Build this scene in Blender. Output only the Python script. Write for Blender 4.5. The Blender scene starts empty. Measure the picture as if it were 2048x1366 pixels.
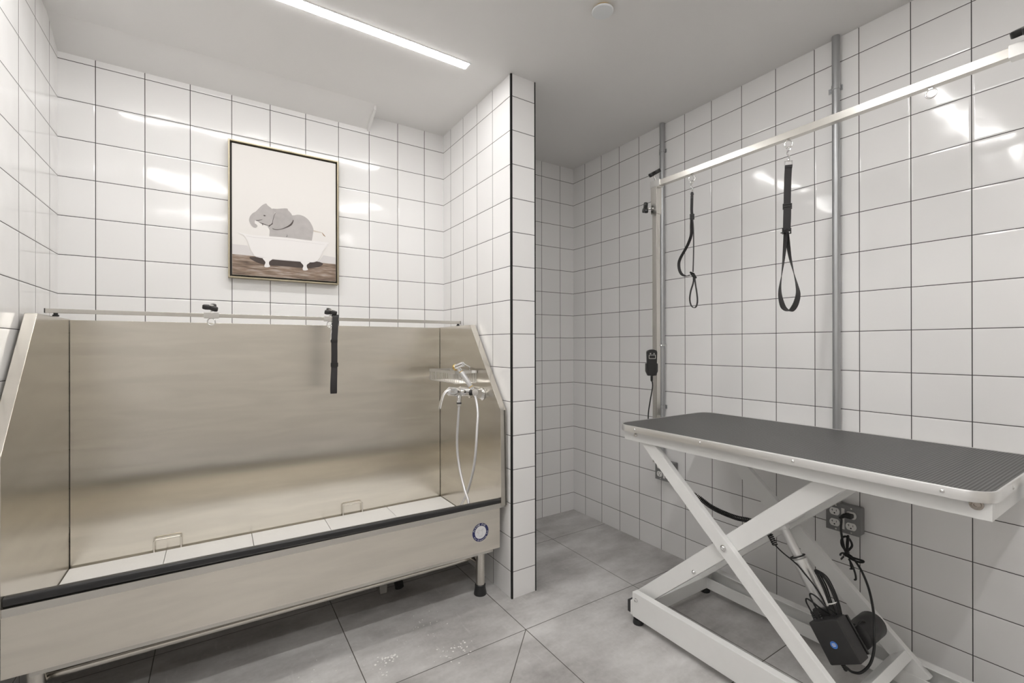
import bpy, bmesh, math, random
from mathutils import Vector, Matrix

random.seed(7)
S = bpy.context.scene
COL = S.collection
PI = math.pi

# ------------------------------------------------------------------ room measures (metres)
XL, XA, XQ, XR = -0.5213, 1.1078, 1.2403, 2.0768     # left wall, alcove right face, partition right face, right wall
YB, YN, YP, YF = 2.4457, 2.4247, 1.7171, -1.60       # alcove back, recess back, partition end, wall behind the camera
ZC = 2.3612
ROW0, ROWP = 0.1198, 0.1530                           # tile courses

# ------------------------------------------------------------------ materials
def new_mat(name):
    m = bpy.data.materials.new(name); m.use_nodes = True
    nt = m.node_tree
    return m, nt, nt.nodes['Principled BSDF']

def N(nt, t, **kw):
    n = nt.nodes.new(t)
    for k, v in kw.items(): setattr(n, k, v)
    return n

def math_(nt, op, a, b=None, c=None):
    n = nt.nodes.new('ShaderNodeMath'); n.operation = op
    for i, x in enumerate((a, b, c)):
        if x is None: continue
        if isinstance(x, (int, float)): n.inputs[i].default_value = x
        else: nt.links.new(x, n.inputs[i])
    return n.outputs[0]

def maprange(nt, x, a, b, c, d, smooth=False):
    n = nt.nodes.new('ShaderNodeMapRange')
    if smooth: n.interpolation_type = 'SMOOTHSTEP'
    nt.links.new(x, n.inputs[0])
    for i, v in enumerate((a, b, c, d)): n.inputs[i + 1].default_value = v
    return n.outputs[0]

def mixcol(nt, f, a, b):
    n = nt.nodes.new('ShaderNodeMix'); n.data_type = 'RGBA'
    for sock, x in ((n.inputs[0], f), (n.inputs[6], a), (n.inputs[7], b)):
        if isinstance(x, (int, float)): sock.default_value = x
        elif isinstance(x, tuple): sock.default_value = (*x, 1)
        else: nt.links.new(x, sock)
    return n.outputs[2]

def simple(name, col, rough=0.5, metal=0.0, noise=0.0, nscale=40, bump=0.0, stretch=(1, 1, 1), ior=1.5, coat=0.0):
    m, nt, b = new_mat(name)
    b.inputs['Base Color'].default_value = (*col, 1)
    b.inputs['Roughness'].default_value = rough
    b.inputs['Metallic'].default_value = metal
    b.inputs['IOR'].default_value = ior
    b.inputs['Coat Weight'].default_value = coat
    if noise or bump:
        tc = N(nt, 'ShaderNodeTexCoord'); mp = N(nt, 'ShaderNodeMapping'); mp.inputs['Scale'].default_value = stretch
        nt.links.new(tc.outputs['Object'], mp.inputs[0])
        nz = N(nt, 'ShaderNodeTexNoise'); nz.inputs['Scale'].default_value = nscale; nz.inputs['Detail'].default_value = 4
        nt.links.new(mp.outputs[0], nz.inputs['Vector'])
        if noise:
            lo = tuple(c * (1 - noise) for c in col); hi = tuple(min(1, c * (1 + noise)) for c in col)
            nt.links.new(mixcol(nt, nz.outputs['Fac'], lo, hi), b.inputs['Base Color'])
        if bump:
            bp = N(nt, 'ShaderNodeBump'); bp.inputs['Strength'].default_value = bump; bp.inputs['Distance'].default_value = 0.001
            nt.links.new(nz.outputs['Fac'], bp.inputs['Height']); nt.links.new(bp.outputs[0], b.inputs['Normal'])
    return m

def tile_mat(name, axis, off, pitch, cols=True, grout=(0.065, 0.061, 0.060), gw=0.0011):
    """glossy white square wall tile, dark grout, slightly pillowed edges; object coords = room coords"""
    m, nt, b = new_mat(name)
    tc = N(nt, 'ShaderNodeTexCoord'); sp = N(nt, 'ShaderNodeSeparateXYZ')
    nt.links.new(tc.outputs['Object'], sp.inputs[0])
    v = math_(nt, 'DIVIDE', math_(nt, 'SUBTRACT', sp.outputs[2], ROW0), ROWP)
    fv = math_(nt, 'FRACT', v)
    dv = math_(nt, 'MULTIPLY', math_(nt, 'SUBTRACT', 0.5, math_(nt, 'ABSOLUTE', math_(nt, 'SUBTRACT', fv, 0.5))), ROWP)
    iv = math_(nt, 'FLOOR', v)
    u = math_(nt, 'DIVIDE', math_(nt, 'SUBTRACT', sp.outputs[axis], off), pitch)
    fu = math_(nt, 'FRACT', u); iu = math_(nt, 'FLOOR', u)
    if cols:
        du = math_(nt, 'MULTIPLY', math_(nt, 'SUBTRACT', 0.5, math_(nt, 'ABSOLUTE', math_(nt, 'SUBTRACT', fu, 0.5))), pitch)
        d = math_(nt, 'MINIMUM', du, dv)
    else:
        d = dv
    mask = maprange(nt, d, gw, gw + 0.0005, 0, 1)
    # per-tile tone and tilt
    cb = N(nt, 'ShaderNodeCombineXYZ'); nt.links.new(iu, cb.inputs[0]); nt.links.new(iv, cb.inputs[1])
    wn = N(nt, 'ShaderNodeTexWhiteNoise'); wn.noise_dimensions = '3D'; nt.links.new(cb.outputs[0], wn.inputs['Vector'])
    tone = mixcol(nt, wn.outputs['Value'], (0.85, 0.843, 0.838), (0.885, 0.878, 0.872))
    nt.links.new(mixcol(nt, mask, grout, tone), b.inputs['Base Color'])
    nt.links.new(maprange(nt, mask, 0, 1, 0.7, 0.10), b.inputs['Roughness'])
    nt.links.new(maprange(nt, mask, 0, 1, 0.15, 0.5), b.inputs['Specular IOR Level'])
    edge = maprange(nt, d, 0.0008, 0.007, 0, 1, True)
    nz = N(nt, 'ShaderNodeTexNoise'); nz.inputs['Scale'].default_value = 7; nz.inputs['Detail'].default_value = 1
    nt.links.new(tc.outputs['Object'], nz.inputs['Vector'])
    nz2 = N(nt, 'ShaderNodeTexNoise'); nz2.inputs['Scale'].default_value = 90; nz2.inputs['Detail'].default_value = 2
    nt.links.new(tc.outputs['Object'], nz2.inputs['Vector'])
    sc = N(nt, 'ShaderNodeSeparateColor'); nt.links.new(wn.outputs['Color'], sc.inputs[0])
    tilt = math_(nt, 'ADD', math_(nt, 'MULTIPLY', fu, math_(nt, 'SUBTRACT', sc.outputs[0], 0.5)),
                 math_(nt, 'MULTIPLY', fv, math_(nt, 'SUBTRACT', sc.outputs[1], 0.5)))
    h = math_(nt, 'ADD', math_(nt, 'MULTIPLY', edge, 0.0006), math_(nt, 'MULTIPLY', nz.outputs['Fac'], 0.0028))
    h = math_(nt, 'ADD', h, math_(nt, 'MULTIPLY', nz2.outputs['Fac'], 0.00004))
    h = math_(nt, 'ADD', h, math_(nt, 'MULTIPLY', tilt, 0.0016))
    bp = N(nt, 'ShaderNodeBump'); bp.inputs['Strength'].default_value = 1.0; bp.inputs['Distance'].default_value = 1.0
    nt.links.new(h, bp.inputs['Height']); nt.links.new(bp.outputs[0], b.inputs['Normal'])
    return m

def floor_mat():
    m, nt, b = new_mat('grey_floor_tile')
    tc = N(nt, 'ShaderNodeTexCoord'); sp = N(nt, 'ShaderNodeSeparateXYZ'); nt.links.new(tc.outputs['Object'], sp.inputs[0])
    X, Y = sp.outputs[0], sp.outputs[1]
    u = math_(nt, 'DIVIDE', math_(nt, 'SUBTRACT', X, 1.036), 0.6165)
    v = math_(nt, 'DIVIDE', math_(nt, 'SUBTRACT', Y, 1.503), 0.6165)
    def dist(t):
        return math_(nt, 'MULTIPLY', math_(nt, 'SUBTRACT', 0.5, math_(nt, 'ABSOLUTE', math_(nt, 'SUBTRACT', math_(nt, 'FRACT', t), 0.5))), 0.6165)
    d = math_(nt, 'MINIMUM', dist(u), dist(v))
    # one tile is cut on its diagonal for the slope to the drain
    dd = math_(nt, 'MULTIPLY', math_(nt, 'ABSOLUTE', math_(nt, 'SUBTRACT', u, v)), 0.436)
    inside = math_(nt, 'MULTIPLY', math_(nt, 'MULTIPLY', math_(nt, 'LESS_THAN', u, 0), math_(nt, 'GREATER_THAN', u, -1)),
                   math_(nt, 'MULTIPLY', math_(nt, 'LESS_THAN', v, 0), math_(nt, 'GREATER_THAN', v, -1)))
    dd = math_(nt, 'ADD', dd, math_(nt, 'MULTIPLY', math_(nt, 'SUBTRACT', 1, inside), 10))
    d = math_(nt, 'MINIMUM', d, dd)
    mask = maprange(nt, d, 0.0011, 0.0020, 0, 1)
    cb = N(nt, 'ShaderNodeCombineXYZ'); nt.links.new(math_(nt, 'FLOOR', u), cb.inputs[0]); nt.links.new(math_(nt, 'FLOOR', v), cb.inputs[1])
    wn = N(nt, 'ShaderNodeTexWhiteNoise'); nt.links.new(cb.outputs[0], wn.inputs['Vector'])
    def noise(scale, detail, stretch, rot=0.0, rough=0.55):
        mp = N(nt, 'ShaderNodeMapping'); mp.inputs['Scale'].default_value = stretch; mp.inputs['Rotation'].default_value = (0, 0, rot)
        nt.links.new(tc.outputs['Object'], mp.inputs[0])
        n = N(nt, 'ShaderNodeTexNoise'); n.inputs['Scale'].default_value = scale; n.inputs['Detail'].default_value = detail; n.inputs['Roughness'].default_value = rough
        nt.links.new(mp.outputs[0], n.inputs['Vector']); return n.outputs['Fac']
    n1 = noise(2.6, 6, (1, 1.6, 1), 0.5); n2 = noise(60, 3, (1, 1, 1)); n3 = noise(4, 7, (1, 2.6, 1), -0.5, 0.62)
    t = math_(nt, 'ADD', math_(nt, 'MULTIPLY', n1, 0.62), math_(nt, 'MULTIPLY', n3, 0.34))
    t = math_(nt, 'ADD', t, math_(nt, 'MULTIPLY', n2, 0.10))
    t = math_(nt, 'ADD', t, math_(nt, 'MULTIPLY', math_(nt, 'SUBTRACT', wn.outputs['Value'], 0.5), 0.06))
    t = maprange(nt, t, 0.36, 0.68, 0, 1)
    col = mixcol(nt, t, (0.31, 0.296, 0.286), (0.67, 0.66, 0.65))
    # faint dried-water streaks
    st = maprange(nt, noise(9, 4, (6, 1, 1), 0.35, 0.6), 0.60, 0.78, 0, 0.35)
    col = mixcol(nt, st, col, (0.70, 0.69, 0.68))
    nt.links.new(mixcol(nt, mask, (0.085, 0.075, 0.065), col), b.inputs['Base Color'])
    nt.links.new(maprange(nt, n3, 0.3, 0.7, 0.42, 0.56), b.inputs['Roughness'])
    bp = N(nt, 'ShaderNodeBump'); bp.inputs['Strength'].default_value = 0.25; bp.inputs['Distance'].default_value = 0.002
    nt.links.new(math_(nt, 'ADD', mask, math_(nt, 'MULTIPLY', n2, 0.1)), bp.inputs['Height']); nt.links.new(bp.outputs[0], b.inputs['Normal'])
    return m

def steel_mat(name, col, r0, r1, tangent, aniso=0.8, smear=0.0):
    """brushed stainless: anisotropic polish across the grain, uneven sheen and wiped smears"""
    m, nt, b = new_mat(name)
    b.inputs['Metallic'].default_value = 1.0
    b.inputs['Anisotropic'].default_value = aniso
    tv = N(nt, 'ShaderNodeCombineXYZ')
    for i in range(3): tv.inputs[i].default_value = tangent[i]
    nt.links.new(tv.outputs[0], b.inputs['Tangent'])
    tc = N(nt, 'ShaderNodeTexCoord')
    def noise(scale, detail, st, dist=0.0):
        mp = N(nt, 'ShaderNodeMapping'); mp.inputs['Scale'].default_value = st; nt.links.new(tc.outputs['Object'], mp.inputs[0])
        n = N(nt, 'ShaderNodeTexNoise'); n.inputs['Scale'].default_value = scale; n.inputs['Detail'].default_value = detail; n.inputs['Distortion'].default_value = dist
        nt.links.new(mp.outputs[0], n.inputs['Vector']); return n.outputs['Fac']
    big = noise(1.3, 2, (1.0, 1.0, 3.0), 0.4); fine = noise(3.0, 5, (0.9, 0.9, 7.0), 0.6)
    nt.links.new(maprange(nt, big, 0.3, 0.7, r0, r1), b.inputs['Roughness'])
    t = maprange(nt, fine, 0.38, 0.62, 0, 1)
    nt.links.new(mixcol(nt, t, tuple(c * (1 - smear) for c in col), col), b.inputs['Base Color'])
    return m

def mat_emit(name, col, strength):
    m, nt, b = new_mat(name)
    b.inputs['Base Color'].default_value = (0.9, 0.9, 0.9, 1)
    b.inputs['Emission Color'].default_value = (*col, 1)
    b.inputs['Emission Strength'].default_value = strength
    return m

def mat_rubber_mat():
    """diamond-ribbed black rubber top"""
    m, nt, b = new_mat('ribbed_black_rubber')
    tc = N(nt, 'ShaderNodeTexCoord'); sp = N(nt, 'ShaderNodeSeparateXYZ'); nt.links.new(tc.outputs['Object'], sp.inputs[0])
    k = 2 * PI / 0.0130
    a = math_(nt, 'SINE', math_(nt, 'MULTIPLY', math_(nt, 'ADD', sp.outputs[0], math_(nt, 'MULTIPLY', sp.outputs[1], 0.85)), k))
    c = math_(nt, 'SINE', math_(nt, 'MULTIPLY', math_(nt, 'SUBTRACT', sp.outputs[0], math_(nt, 'MULTIPLY', sp.outputs[1], 0.85)), k))
    h = math_(nt, 'MULTIPLY', a, c)
    t = maprange(nt, h, -0.2, 0.8, 0, 1)
    nt.links.new(mixcol(nt, t, (0.026, 0.025, 0.025), (0.18, 0.176, 0.174)), b.inputs['Base Color'])
    b.inputs['Roughness'].default_value = 0.42
    bp = N(nt, 'ShaderNodeBump'); bp.inputs['Strength'].default_value = 0.5; bp.inputs['Distance'].default_value = 0.0012
    nt.links.new(h, bp.inputs['Height']); nt.links.new(bp.outputs[0], b.inputs['Normal'])
    return m

def mat_grate():
    m, nt, b = new_mat('ribbed_white_plastic')
    tc = N(nt, 'ShaderNodeTexCoord'); sp = N(nt, 'ShaderNodeSeparateXYZ'); nt.links.new(tc.outputs['Object'], sp.inputs[0])
    h = math_(nt, 'SINE', math_(nt, 'MULTIPLY', sp.outputs[1], 2 * PI / 0.016))
    b.inputs['Base Color'].default_value = (0.88, 0.87, 0.855, 1); b.inputs['Roughness'].default_value = 0.45
    bp = N(nt, 'ShaderNodeBump'); bp.inputs['Strength'].default_value = 0.15; bp.inputs['Distance'].default_value = 0.001
    nt.links.new(h, bp.inputs['Height']); nt.links.new(bp.outputs[0], b.inputs['Normal'])
    return m

def mat_wood_print():
    m, nt, b = new_mat('printed_wood_boards')
    tc = N(nt, 'ShaderNodeTexCoord'); mp = N(nt, 'ShaderNodeMapping'); mp.inputs['Scale'].default_value = (1, 1, 9)
    nt.links.new(tc.outputs['Object'], mp.inputs[0])
    n = N(nt, 'ShaderNodeTexNoise'); n.inputs['Scale'].default_value = 16; n.inputs['Detail'].default_value = 6; nt.links.new(mp.outputs[0], n.inputs['Vector'])
    r = N(nt, 'ShaderNodeValToRGB'); e = r.color_ramp.elements
    e[0].position, e[0].color = 0.30, (0.11, 0.078, 0.060, 1); e[1].position, e[1].color = 0.72, (0.45, 0.385, 0.34, 1)
    k = e.new(0.52); k.color = (0.27, 0.195, 0.145, 1)
    nt.links.new(n.outputs['Fac'], r.inputs[0]); nt.links.new(r.outputs[0], b.inputs['Base Color']); b.inputs['Roughness'].default_value = 0.7
    return m

M = {}
M['wall_left'] = tile_mat('wall_tile_left', 1, 2.033, 0.1555)
M['wall_back'] = tile_mat('wall_tile_back', 0, -0.4112, 0.1557)
M['wall_right'] = tile_mat('wall_tile_right', 1, 2.3039, 0.15588)
M['wall_recess'] = tile_mat('wall_tile_recess', 0, 1.8049, 0.1557)
M['part_side'] = tile_mat('wall_tile_partition_side', 1, 2.3487, 0.1557)
M['part_end'] = tile_mat('wall_tile_partition_end', 0, 0.0, 0.5, cols=False)
M['floor'] = floor_mat()
M['ceiling'] = simple('ceiling_paint', (0.80, 0.79, 0.78), 0.75, noise=0.015, nscale=3, bump=0.05)
M['front_paint'] = simple('warm_wall_paint', (0.74, 0.71, 0.665), 0.7, noise=0.03, nscale=2)
M['black_trim'] = simple('black_edge_metal', (0.02, 0.02, 0.02), 0.35, 0.6)
M['steel'] = steel_mat('brushed_stainless', (0.83, 0.795, 0.725), 0.21, 0.26, (1, 0, 0), 0.85, 0.08)
M['steel_side'] = steel_mat('brushed_stainless_side', (0.70, 0.665, 0.605), 0.21, 0.26, (0, 1, 0), 0.85, 0.05)  # same steel, base colour darkened to stand in for darker reflections
M['steel_apron'] = steel_mat('dull_stainless', (0.88, 0.835, 0.755), 0.33, 0.44, (1, 0, 0), 0.5, 0.07)  # rougher steel, base colour lightened to imitate the bright area it reflects
M['steel_tube'] = simple('polished_stainless', (0.70, 0.67, 0.62), 0.20, 1.0)
M['steel_bar'] = simple('polished_square_bar', (0.66, 0.64, 0.60), 0.27, 1.0, bump=0.05, nscale=30)
M['chrome'] = simple('chrome', (0.82, 0.82, 0.82), 0.07, 1.0)
M['satin_chrome'] = simple('satin_chrome', (0.74, 0.73, 0.71), 0.28, 1.0)
M['brass'] = simple('polished_brass', (0.85, 0.62, 0.25), 0.18, 1.0)
M['galv'] = simple('galvanised_conduit', (0.46, 0.47, 0.48), 0.40, 0.85, noise=0.06, nscale=25, stretch=(1, 1, 0.2))
M['alu'] = simple('brushed_aluminium', (0.80, 0.795, 0.785), 0.34, 0.9, noise=0.05, nscale=60, stretch=(1, 0.05, 4))
M['alu_tube'] = simple('satin_aluminium', (0.76, 0.76, 0.755), 0.35, 0.85)
M['rubber'] = simple('black_rubber', (0.022, 0.022, 0.023), 0.38, bump=0.15, nscale=30, stretch=(0.2, 1, 1))
M['plastic'] = simple('black_plastic', (0.016, 0.016, 0.016), 0.32)
M['plastic_matt'] = simple('matt_black_plastic', (0.030, 0.029, 0.029), 0.45, bump=0.1, nscale=400)
M['cable'] = simple('black_cable', (0.014, 0.014, 0.014), 0.45)
M['nylon'] = simple('black_nylon_webbing', (0.020, 0.018, 0.019), 0.55, bump=0.4, nscale=700)
M['white_metal'] = simple('white_powder_coat', (0.80, 0.80, 0.79), 0.33, noise=0.02, nscale=30)
M['grate'] = mat_grate()
M['mat_top'] = mat_rubber_mat()
M['white_plastic'] = simple('white_plastic', (0.80, 0.79, 0.77), 0.4)
M['slot'] = simple('socket_slot', (0.02, 0.02, 0.02), 0.6)
M['box_grey'] = simple('grey_steel_box', (0.22, 0.22, 0.22), 0.42, 0.1, noise=0.1, nscale=40)
M['dark_gap'] = simple('dark_gap', (0.02, 0.018, 0.016), 0.7)
M['hose'] = simple('silver_hose', (0.66, 0.65, 0.66), 0.32, 0.55)
M['grip'] = simple('silver_grip', (0.66, 0.66, 0.66), 0.35, 0.5)
M['gold'] = simple('champagne_frame', (0.40, 0.35, 0.25), 0.38, 0.7)
M['frame_black'] = simple('frame_dark_liner', (0.018, 0.012, 0.010), 0.5)
M['canvas'] = simple('canvas_cream', (0.80, 0.775, 0.75), 0.8, bump=0.1, nscale=900)
M['print_wood'] = mat_wood_print()
M['print_shade'] = simple('print_soft_grey', (0.68, 0.655, 0.65), 0.8)
M['print_white'] = simple('print_white', (0.83, 0.81, 0.80), 0.8)
M['print_grey'] = simple('print_elephant_grey', (0.47, 0.445, 0.435), 0.8, noise=0.16, nscale=28)
M['print_light'] = simple('print_ear_grey', (0.44, 0.415, 0.405), 0.8, noise=0.14, nscale=40)
M['print_dark'] = simple('print_dark', (0.085, 0.07, 0.065), 0.8)
M['print_brown'] = simple('print_dark_boards', (0.075, 0.058, 0.052), 0.8, noise=0.2, nscale=40)
M['print_tail'] = simple('print_tail', (0.62, 0.56, 0.49), 0.8)
M['print_tuft'] = simple('print_tuft', (0.36, 0.24, 0.15), 0.8)
M['navy'] = simple('sticker_navy', (0.018, 0.022, 0.11), 0.4)
M['sticker_white'] = simple('sticker_white', (0.80, 0.80, 0.82), 0.4)
M['sticker_line'] = simple('sticker_line', (0.38, 0.36, 0.37), 0.5)
M['sticker_pink'] = simple('sticker_pink', (0.65, 0.35, 0.36), 0.5)
M['blue'] = simple('sticker_blue', (0.06, 0.20, 0.62), 0.4)
M['drain_grey'] = simple('grey_pvc', (0.36, 0.35, 0.33), 0.45)
M['flake'] = simple('white_flakes', (0.86, 0.85, 0.83), 0.8)
M['led'] = mat_emit('led_diffuser', (1.0, 0.985, 0.965), 26.0)
M['led_boosted'] = mat_emit('led_diffuser_boosted', (1.0, 0.985, 0.965), 37.0)  # emission raised above the tub light to brighten the right wall
M['cap_grey'] = simple('grey_cap', (0.42, 0.41, 0.40), 0.6)
M['cover_white'] = simple('white_cover_plate', (0.76, 0.78, 0.79), 0.5)

# ------------------------------------------------------------------ mesh builder
class MB:
    def __init__(s): s.v, s.f, s.m, s.sm, s.mi, s.mats, s.bv = [], [], [], [], 0, [], False
    def use(s, mat):
        if mat not in s.mats: s.mats.append(mat)
        s.mi = s.mats.index(mat); return s
    def add(s, verts, faces, smooth=False, T=None):
        b = len(s.v)
        for p in verts:
            p = Vector(p); s.v.append(T @ p if T else p)
        for f in faces:
            s.f.append([b + i for i in f]); s.m.append(s.mi); s.sm.append(smooth)
        return s
    def from_bm(s, bm, T=None, smooth=False):
        bm.verts.index_update()
        s.add([v.co.copy() for v in bm.verts], [[v.index for v in f.verts] for f in bm.faces], smooth, T); bm.free(); return s
    def box(s, a, b, bev=0.0, T=None, seg=2):
        x0, y0, z0 = (min(a[i], b[i]) for i in range(3)); x1, y1, z1 = (max(a[i], b[i]) for i in range(3))
        bm = bmesh.new(); bmesh.ops.create_cube(bm, size=1)
        for v in bm.verts:
            v.co = Vector((x0 + (v.co.x + .5) * (x1 - x0), y0 + (v.co.y + .5) * (y1 - y0), z0 + (v.co.z + .5) * (z1 - z0)))
        if bev: bmesh.ops.bevel(bm, geom=list(bm.edges), offset=bev, segments=seg, affect='EDGES', profile=0.5); s.bv = True
        return s.from_bm(bm, T, bev > 0)
    def beam(s, p, q, w, h, up=(0, 0, 1), bev=0.0):
        p, q = Vector(p), Vector(q); d = (q - p); L = d.length; d.normalize()
        side = Vector(up).cross(d).normalized(); u = d.cross(side).normalized()
        T = Matrix((( d.x, side.x, u.x, p.x), (d.y, side.y, u.y, p.y), (d.z, side.z, u.z, p.z), (0, 0, 0, 1)))
        return s.box((0, -w / 2, -h / 2), (L, w / 2, h / 2), bev, T)
    def prism(s, poly, o, ex, ey, ez, t, bev=0.0, smooth=False):
        """polygon (x,y) in the frame o,ex,ey, thickness t along ez"""
        o, ex, ey, ez = Vector(o), Vector(ex), Vector(ey), Vector(ez)
        bm = bmesh.new(); n = len(poly)
        lo = [bm.verts.new(o + ex * x + ey * y) for x, y in poly]; hi = [bm.verts.new(o + ex * x + ey * y + ez * t) for x, y in poly]
        bm.faces.new(lo[::-1]); bm.faces.new(hi)
        for i in range(n): bm.faces.new((lo[i], lo[(i + 1) % n], hi[(i + 1) % n], hi[i]))
        bmesh.ops.recalc_face_normals(bm, faces=list(bm.faces))
        if bev: bmesh.ops.bevel(bm, geom=list(bm.edges), offset=bev, segments=2, affect='EDGES', profile=0.5); s.bv = True
        return s.from_bm(bm, None, smooth or bev > 0)
    def sweep(s, pts, prof, closed=False, ref=None, caps=True, smooth=True):
        pts = [Vector(p) for p in pts]; n = len(pts); k = len(prof); verts = []
        tans = []
        for i in range(n):
            a = pts[(i - 1) % n] if (closed or i > 0) else pts[i]; c = pts[(i + 1) % n] if (closed or i < n - 1) else pts[i]
            t = c - a; tans.append(t.normalized() if t.length > 1e-9 else Vector((0, 0, 1)))
        if isinstance(ref, list): refs = [Vector(r) for r in ref]
        elif ref is not None: refs = [Vector(ref)] * n
        else:
            t = tans[0]; r = t.orthogonal().normalized(); refs = [r]
            for i in range(1, n):
                r = tans[i - 1].rotation_difference(tans[i]) @ refs[-1]; refs.append(r)
        for i in range(n):
            t = tans[i]; r = refs[i] - t * refs[i].dot(t)
            r = r.normalized() if r.length > 1e-6 else t.orthogonal().normalized()
            b = t.cross(r)
            for x, y in prof: verts.append(pts[i] + r * x + b * y)
        faces = []
        for i in range(n if closed else n - 1):
            j = (i + 1) % n
            for q in range(k):
                w = (q + 1) % k
                faces.append((i * k + q, i * k + w, j * k + w, j * k + q))
        if caps and not closed:
            faces.append(tuple(range(k))[::-1]); faces.append(tuple((n - 1) * k + q for q in range(k)))
        return s.add(verts, faces, smooth)
    def tube(s, pts, r, n=12, closed=False):
        return s.sweep(pts, [(r * math.cos(2 * PI * i / n), r * math.sin(2 * PI * i / n)) for i in range(n)], closed)
    def cyl(s, p, q, r, n=24): return s.tube([p, q], r, n)
    def ribbon(s, pts, wdir, w, t):
        prof = [(-w / 2, -t / 2), (w / 2, -t / 2), (w / 2, t / 2), (-w / 2, t / 2)]
        return s.sweep(pts, prof, False, wdir)
    def lathe(s, prof, o, d=(0, 0, 1), n=28):
        """profile [(radius, along d)]"""
        o, d = Vector(o), Vector(d).normalized(); a = d.orthogonal().normalized(); b = d.cross(a); verts = []; faces = []
        for r, z in prof:
            for i in range(n):
                t = 2 * PI * i / n; verts.append(o + d * z + (a * math.cos(t) + b * math.sin(t)) * max(r, 1e-5))
        for j in range(len(prof) - 1):
            for i in range(n):
                w = (i + 1) % n; faces.append((j * n + i, j * n + w, (j + 1) * n + w, (j + 1) * n + i))
        faces.append(tuple(range(n))[::-1]); faces.append(tuple((len(prof) - 1) * n + i for i in range(n)))
        return s.add(verts, faces, True)
    def torus(s, c, R, r, axis=(0, 1, 0), n=28, k=10):
        c, ax = Vector(c), Vector(axis).normalized(); a = ax.orthogonal().normalized(); b = ax.cross(a)
        return s.tube([c + (a * math.cos(2 * PI * i / n) + b * math.sin(2 * PI * i / n)) * R for i in range(n)], r, k, True)
    def build(s, name, mat=None, parent=None, loc=None):
        org = Vector(ORG[parent.name]) if parent else Vector(loc or (0, 0, 0))
        me = bpy.data.meshes.new(name); me.from_pydata([tuple(v - org) for v in s.v], [], s.f)
        for mt in (s.mats or [mat]): me.materials.append(M[mt])
        me.polygons.foreach_set('material_index', s.m); me.polygons.foreach_set('use_smooth', s.sm)
        bm = bmesh.new(); bm.from_mesh(me); bmesh.ops.recalc_face_normals(bm, faces=list(bm.faces)); bm.to_mesh(me); bm.free()
        me.set_sharp_from_angle(angle=math.radians(38)); me.update()
        o = bpy.data.objects.new(name, me); COL.objects.link(o)
        if s.bv:
            wn = o.modifiers.new('face_weighted_normals', 'WEIGHTED_NORMAL'); wn.keep_sharp = True; wn.weight = 100
        if parent: o.parent = parent
        else: o.location = org
        ORG[o.name] = tuple(org)
        return o
ORG = {}

def smooth_path(pts, sub=8, closed=False):
    P = [Vector(p) for p in pts]; n = len(P); out = []
    for i in range(n if closed else n - 1):
        p0 = P[(i - 1) % n] if (closed or i > 0) else P[i]; p1 = P[i]; p2 = P[(i + 1) % n]; p3 = P[(i + 2) % n] if (closed or i < n - 2) else p2
        for k in range(sub):
            t = k / sub
            out.append(0.5 * ((2 * p1) + (p2 - p0) * t + (2 * p0 - 5 * p1 + 4 * p2 - p3) * t * t + (3 * p1 - p0 - 3 * p2 + p3) * t ** 3))
    if not closed: out.append(P[-1])
    return out

def root(name, label, cat, loc, group=None):
    o = bpy.data.objects.new(name, None); COL.objects.link(o); o.location = loc; o.empty_display_size = 0.05
    ORG[o.name] = tuple(loc); return tag(o, label, cat, group)
def tag(o, label, cat, group=None, kind=None):
    o['label'] = label; o['category'] = cat
    if group: o['group'] = group
    if kind: o['kind'] = kind
    return o
def struct(o): o['kind'] = 'structure'; return o

def copy_tree(o, delta, parent=None):
    c = o.copy(); COL.objects.link(c)
    if parent: c.parent = parent
    else: c.location = Vector(o.location) + Vector(delta)
    for ch in list(o.children): copy_tree(ch, delta, c)
    return c

# ------------------------------------------------------------------ the room
T = 0.10
struct(MB().box((XL - T, YF - T, -0.08), (XR + T, YB + T, 0)).build('floor', 'floor'))
struct(MB().box((XL - T, YF - T, ZC), (XR + T, YB + T, ZC + 0.08)).build('ceiling', 'ceiling'))
struct(MB().box((XL - T, YF - T, 0), (XL, YB + T, ZC)).build('wall_left', 'wall_left'))
struct(MB().box((XL, YB, 0), (XA, YB + T, ZC)).build('wall_back', 'wall_back'))
struct(MB().box((XR, YF - T, 0), (XR + T, YB + T, ZC)).build('wall_right', 'wall_right'))
struct(MB().box((XQ, YN, 0), (XR, YB + T, ZC)).build('wall_recess', 'wall_recess'))
struct(MB().box((XL, YF - T, 0), (XR, YF, ZC)).build('wall_front', 'front_paint'))
pw = MB().use('part_side')
pw.add([(XA, YP, 0), (XA, YB + T, 0), (XA, YB + T, ZC), (XA, YP, ZC)], [(0, 1, 2, 3)])
pw.add([(XQ, YP, 0), (XQ, YB + T, 0), (XQ, YB + T, ZC), (XQ, YP, ZC)], [(3, 2, 1, 0)])
pw.add([(XA, YB + T, 0), (XQ, YB + T, 0), (XQ, YB + T, ZC), (XA, YB + T, ZC)], [(0, 1, 2, 3)])
pw.use('part_end').add([(XA, YP, 0), (XQ, YP, 0), (XQ, YP, ZC), (XA, YP, ZC)], [(0, 1, 2, 3)])
struct(pw.build('wall_partition'))
struct(MB().box((XA - 0.0015, YP - 0.0015, 0), (XA + 0.0062, YP + 0.007, ZC)).build('trim_1', 'black_trim'))
struct(MB().box((XQ - 0.004, YP - 0.0015, 0), (XQ + 0.0015, YP + 0.006, ZC)).build('trim_2', 'black_trim'))
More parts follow.
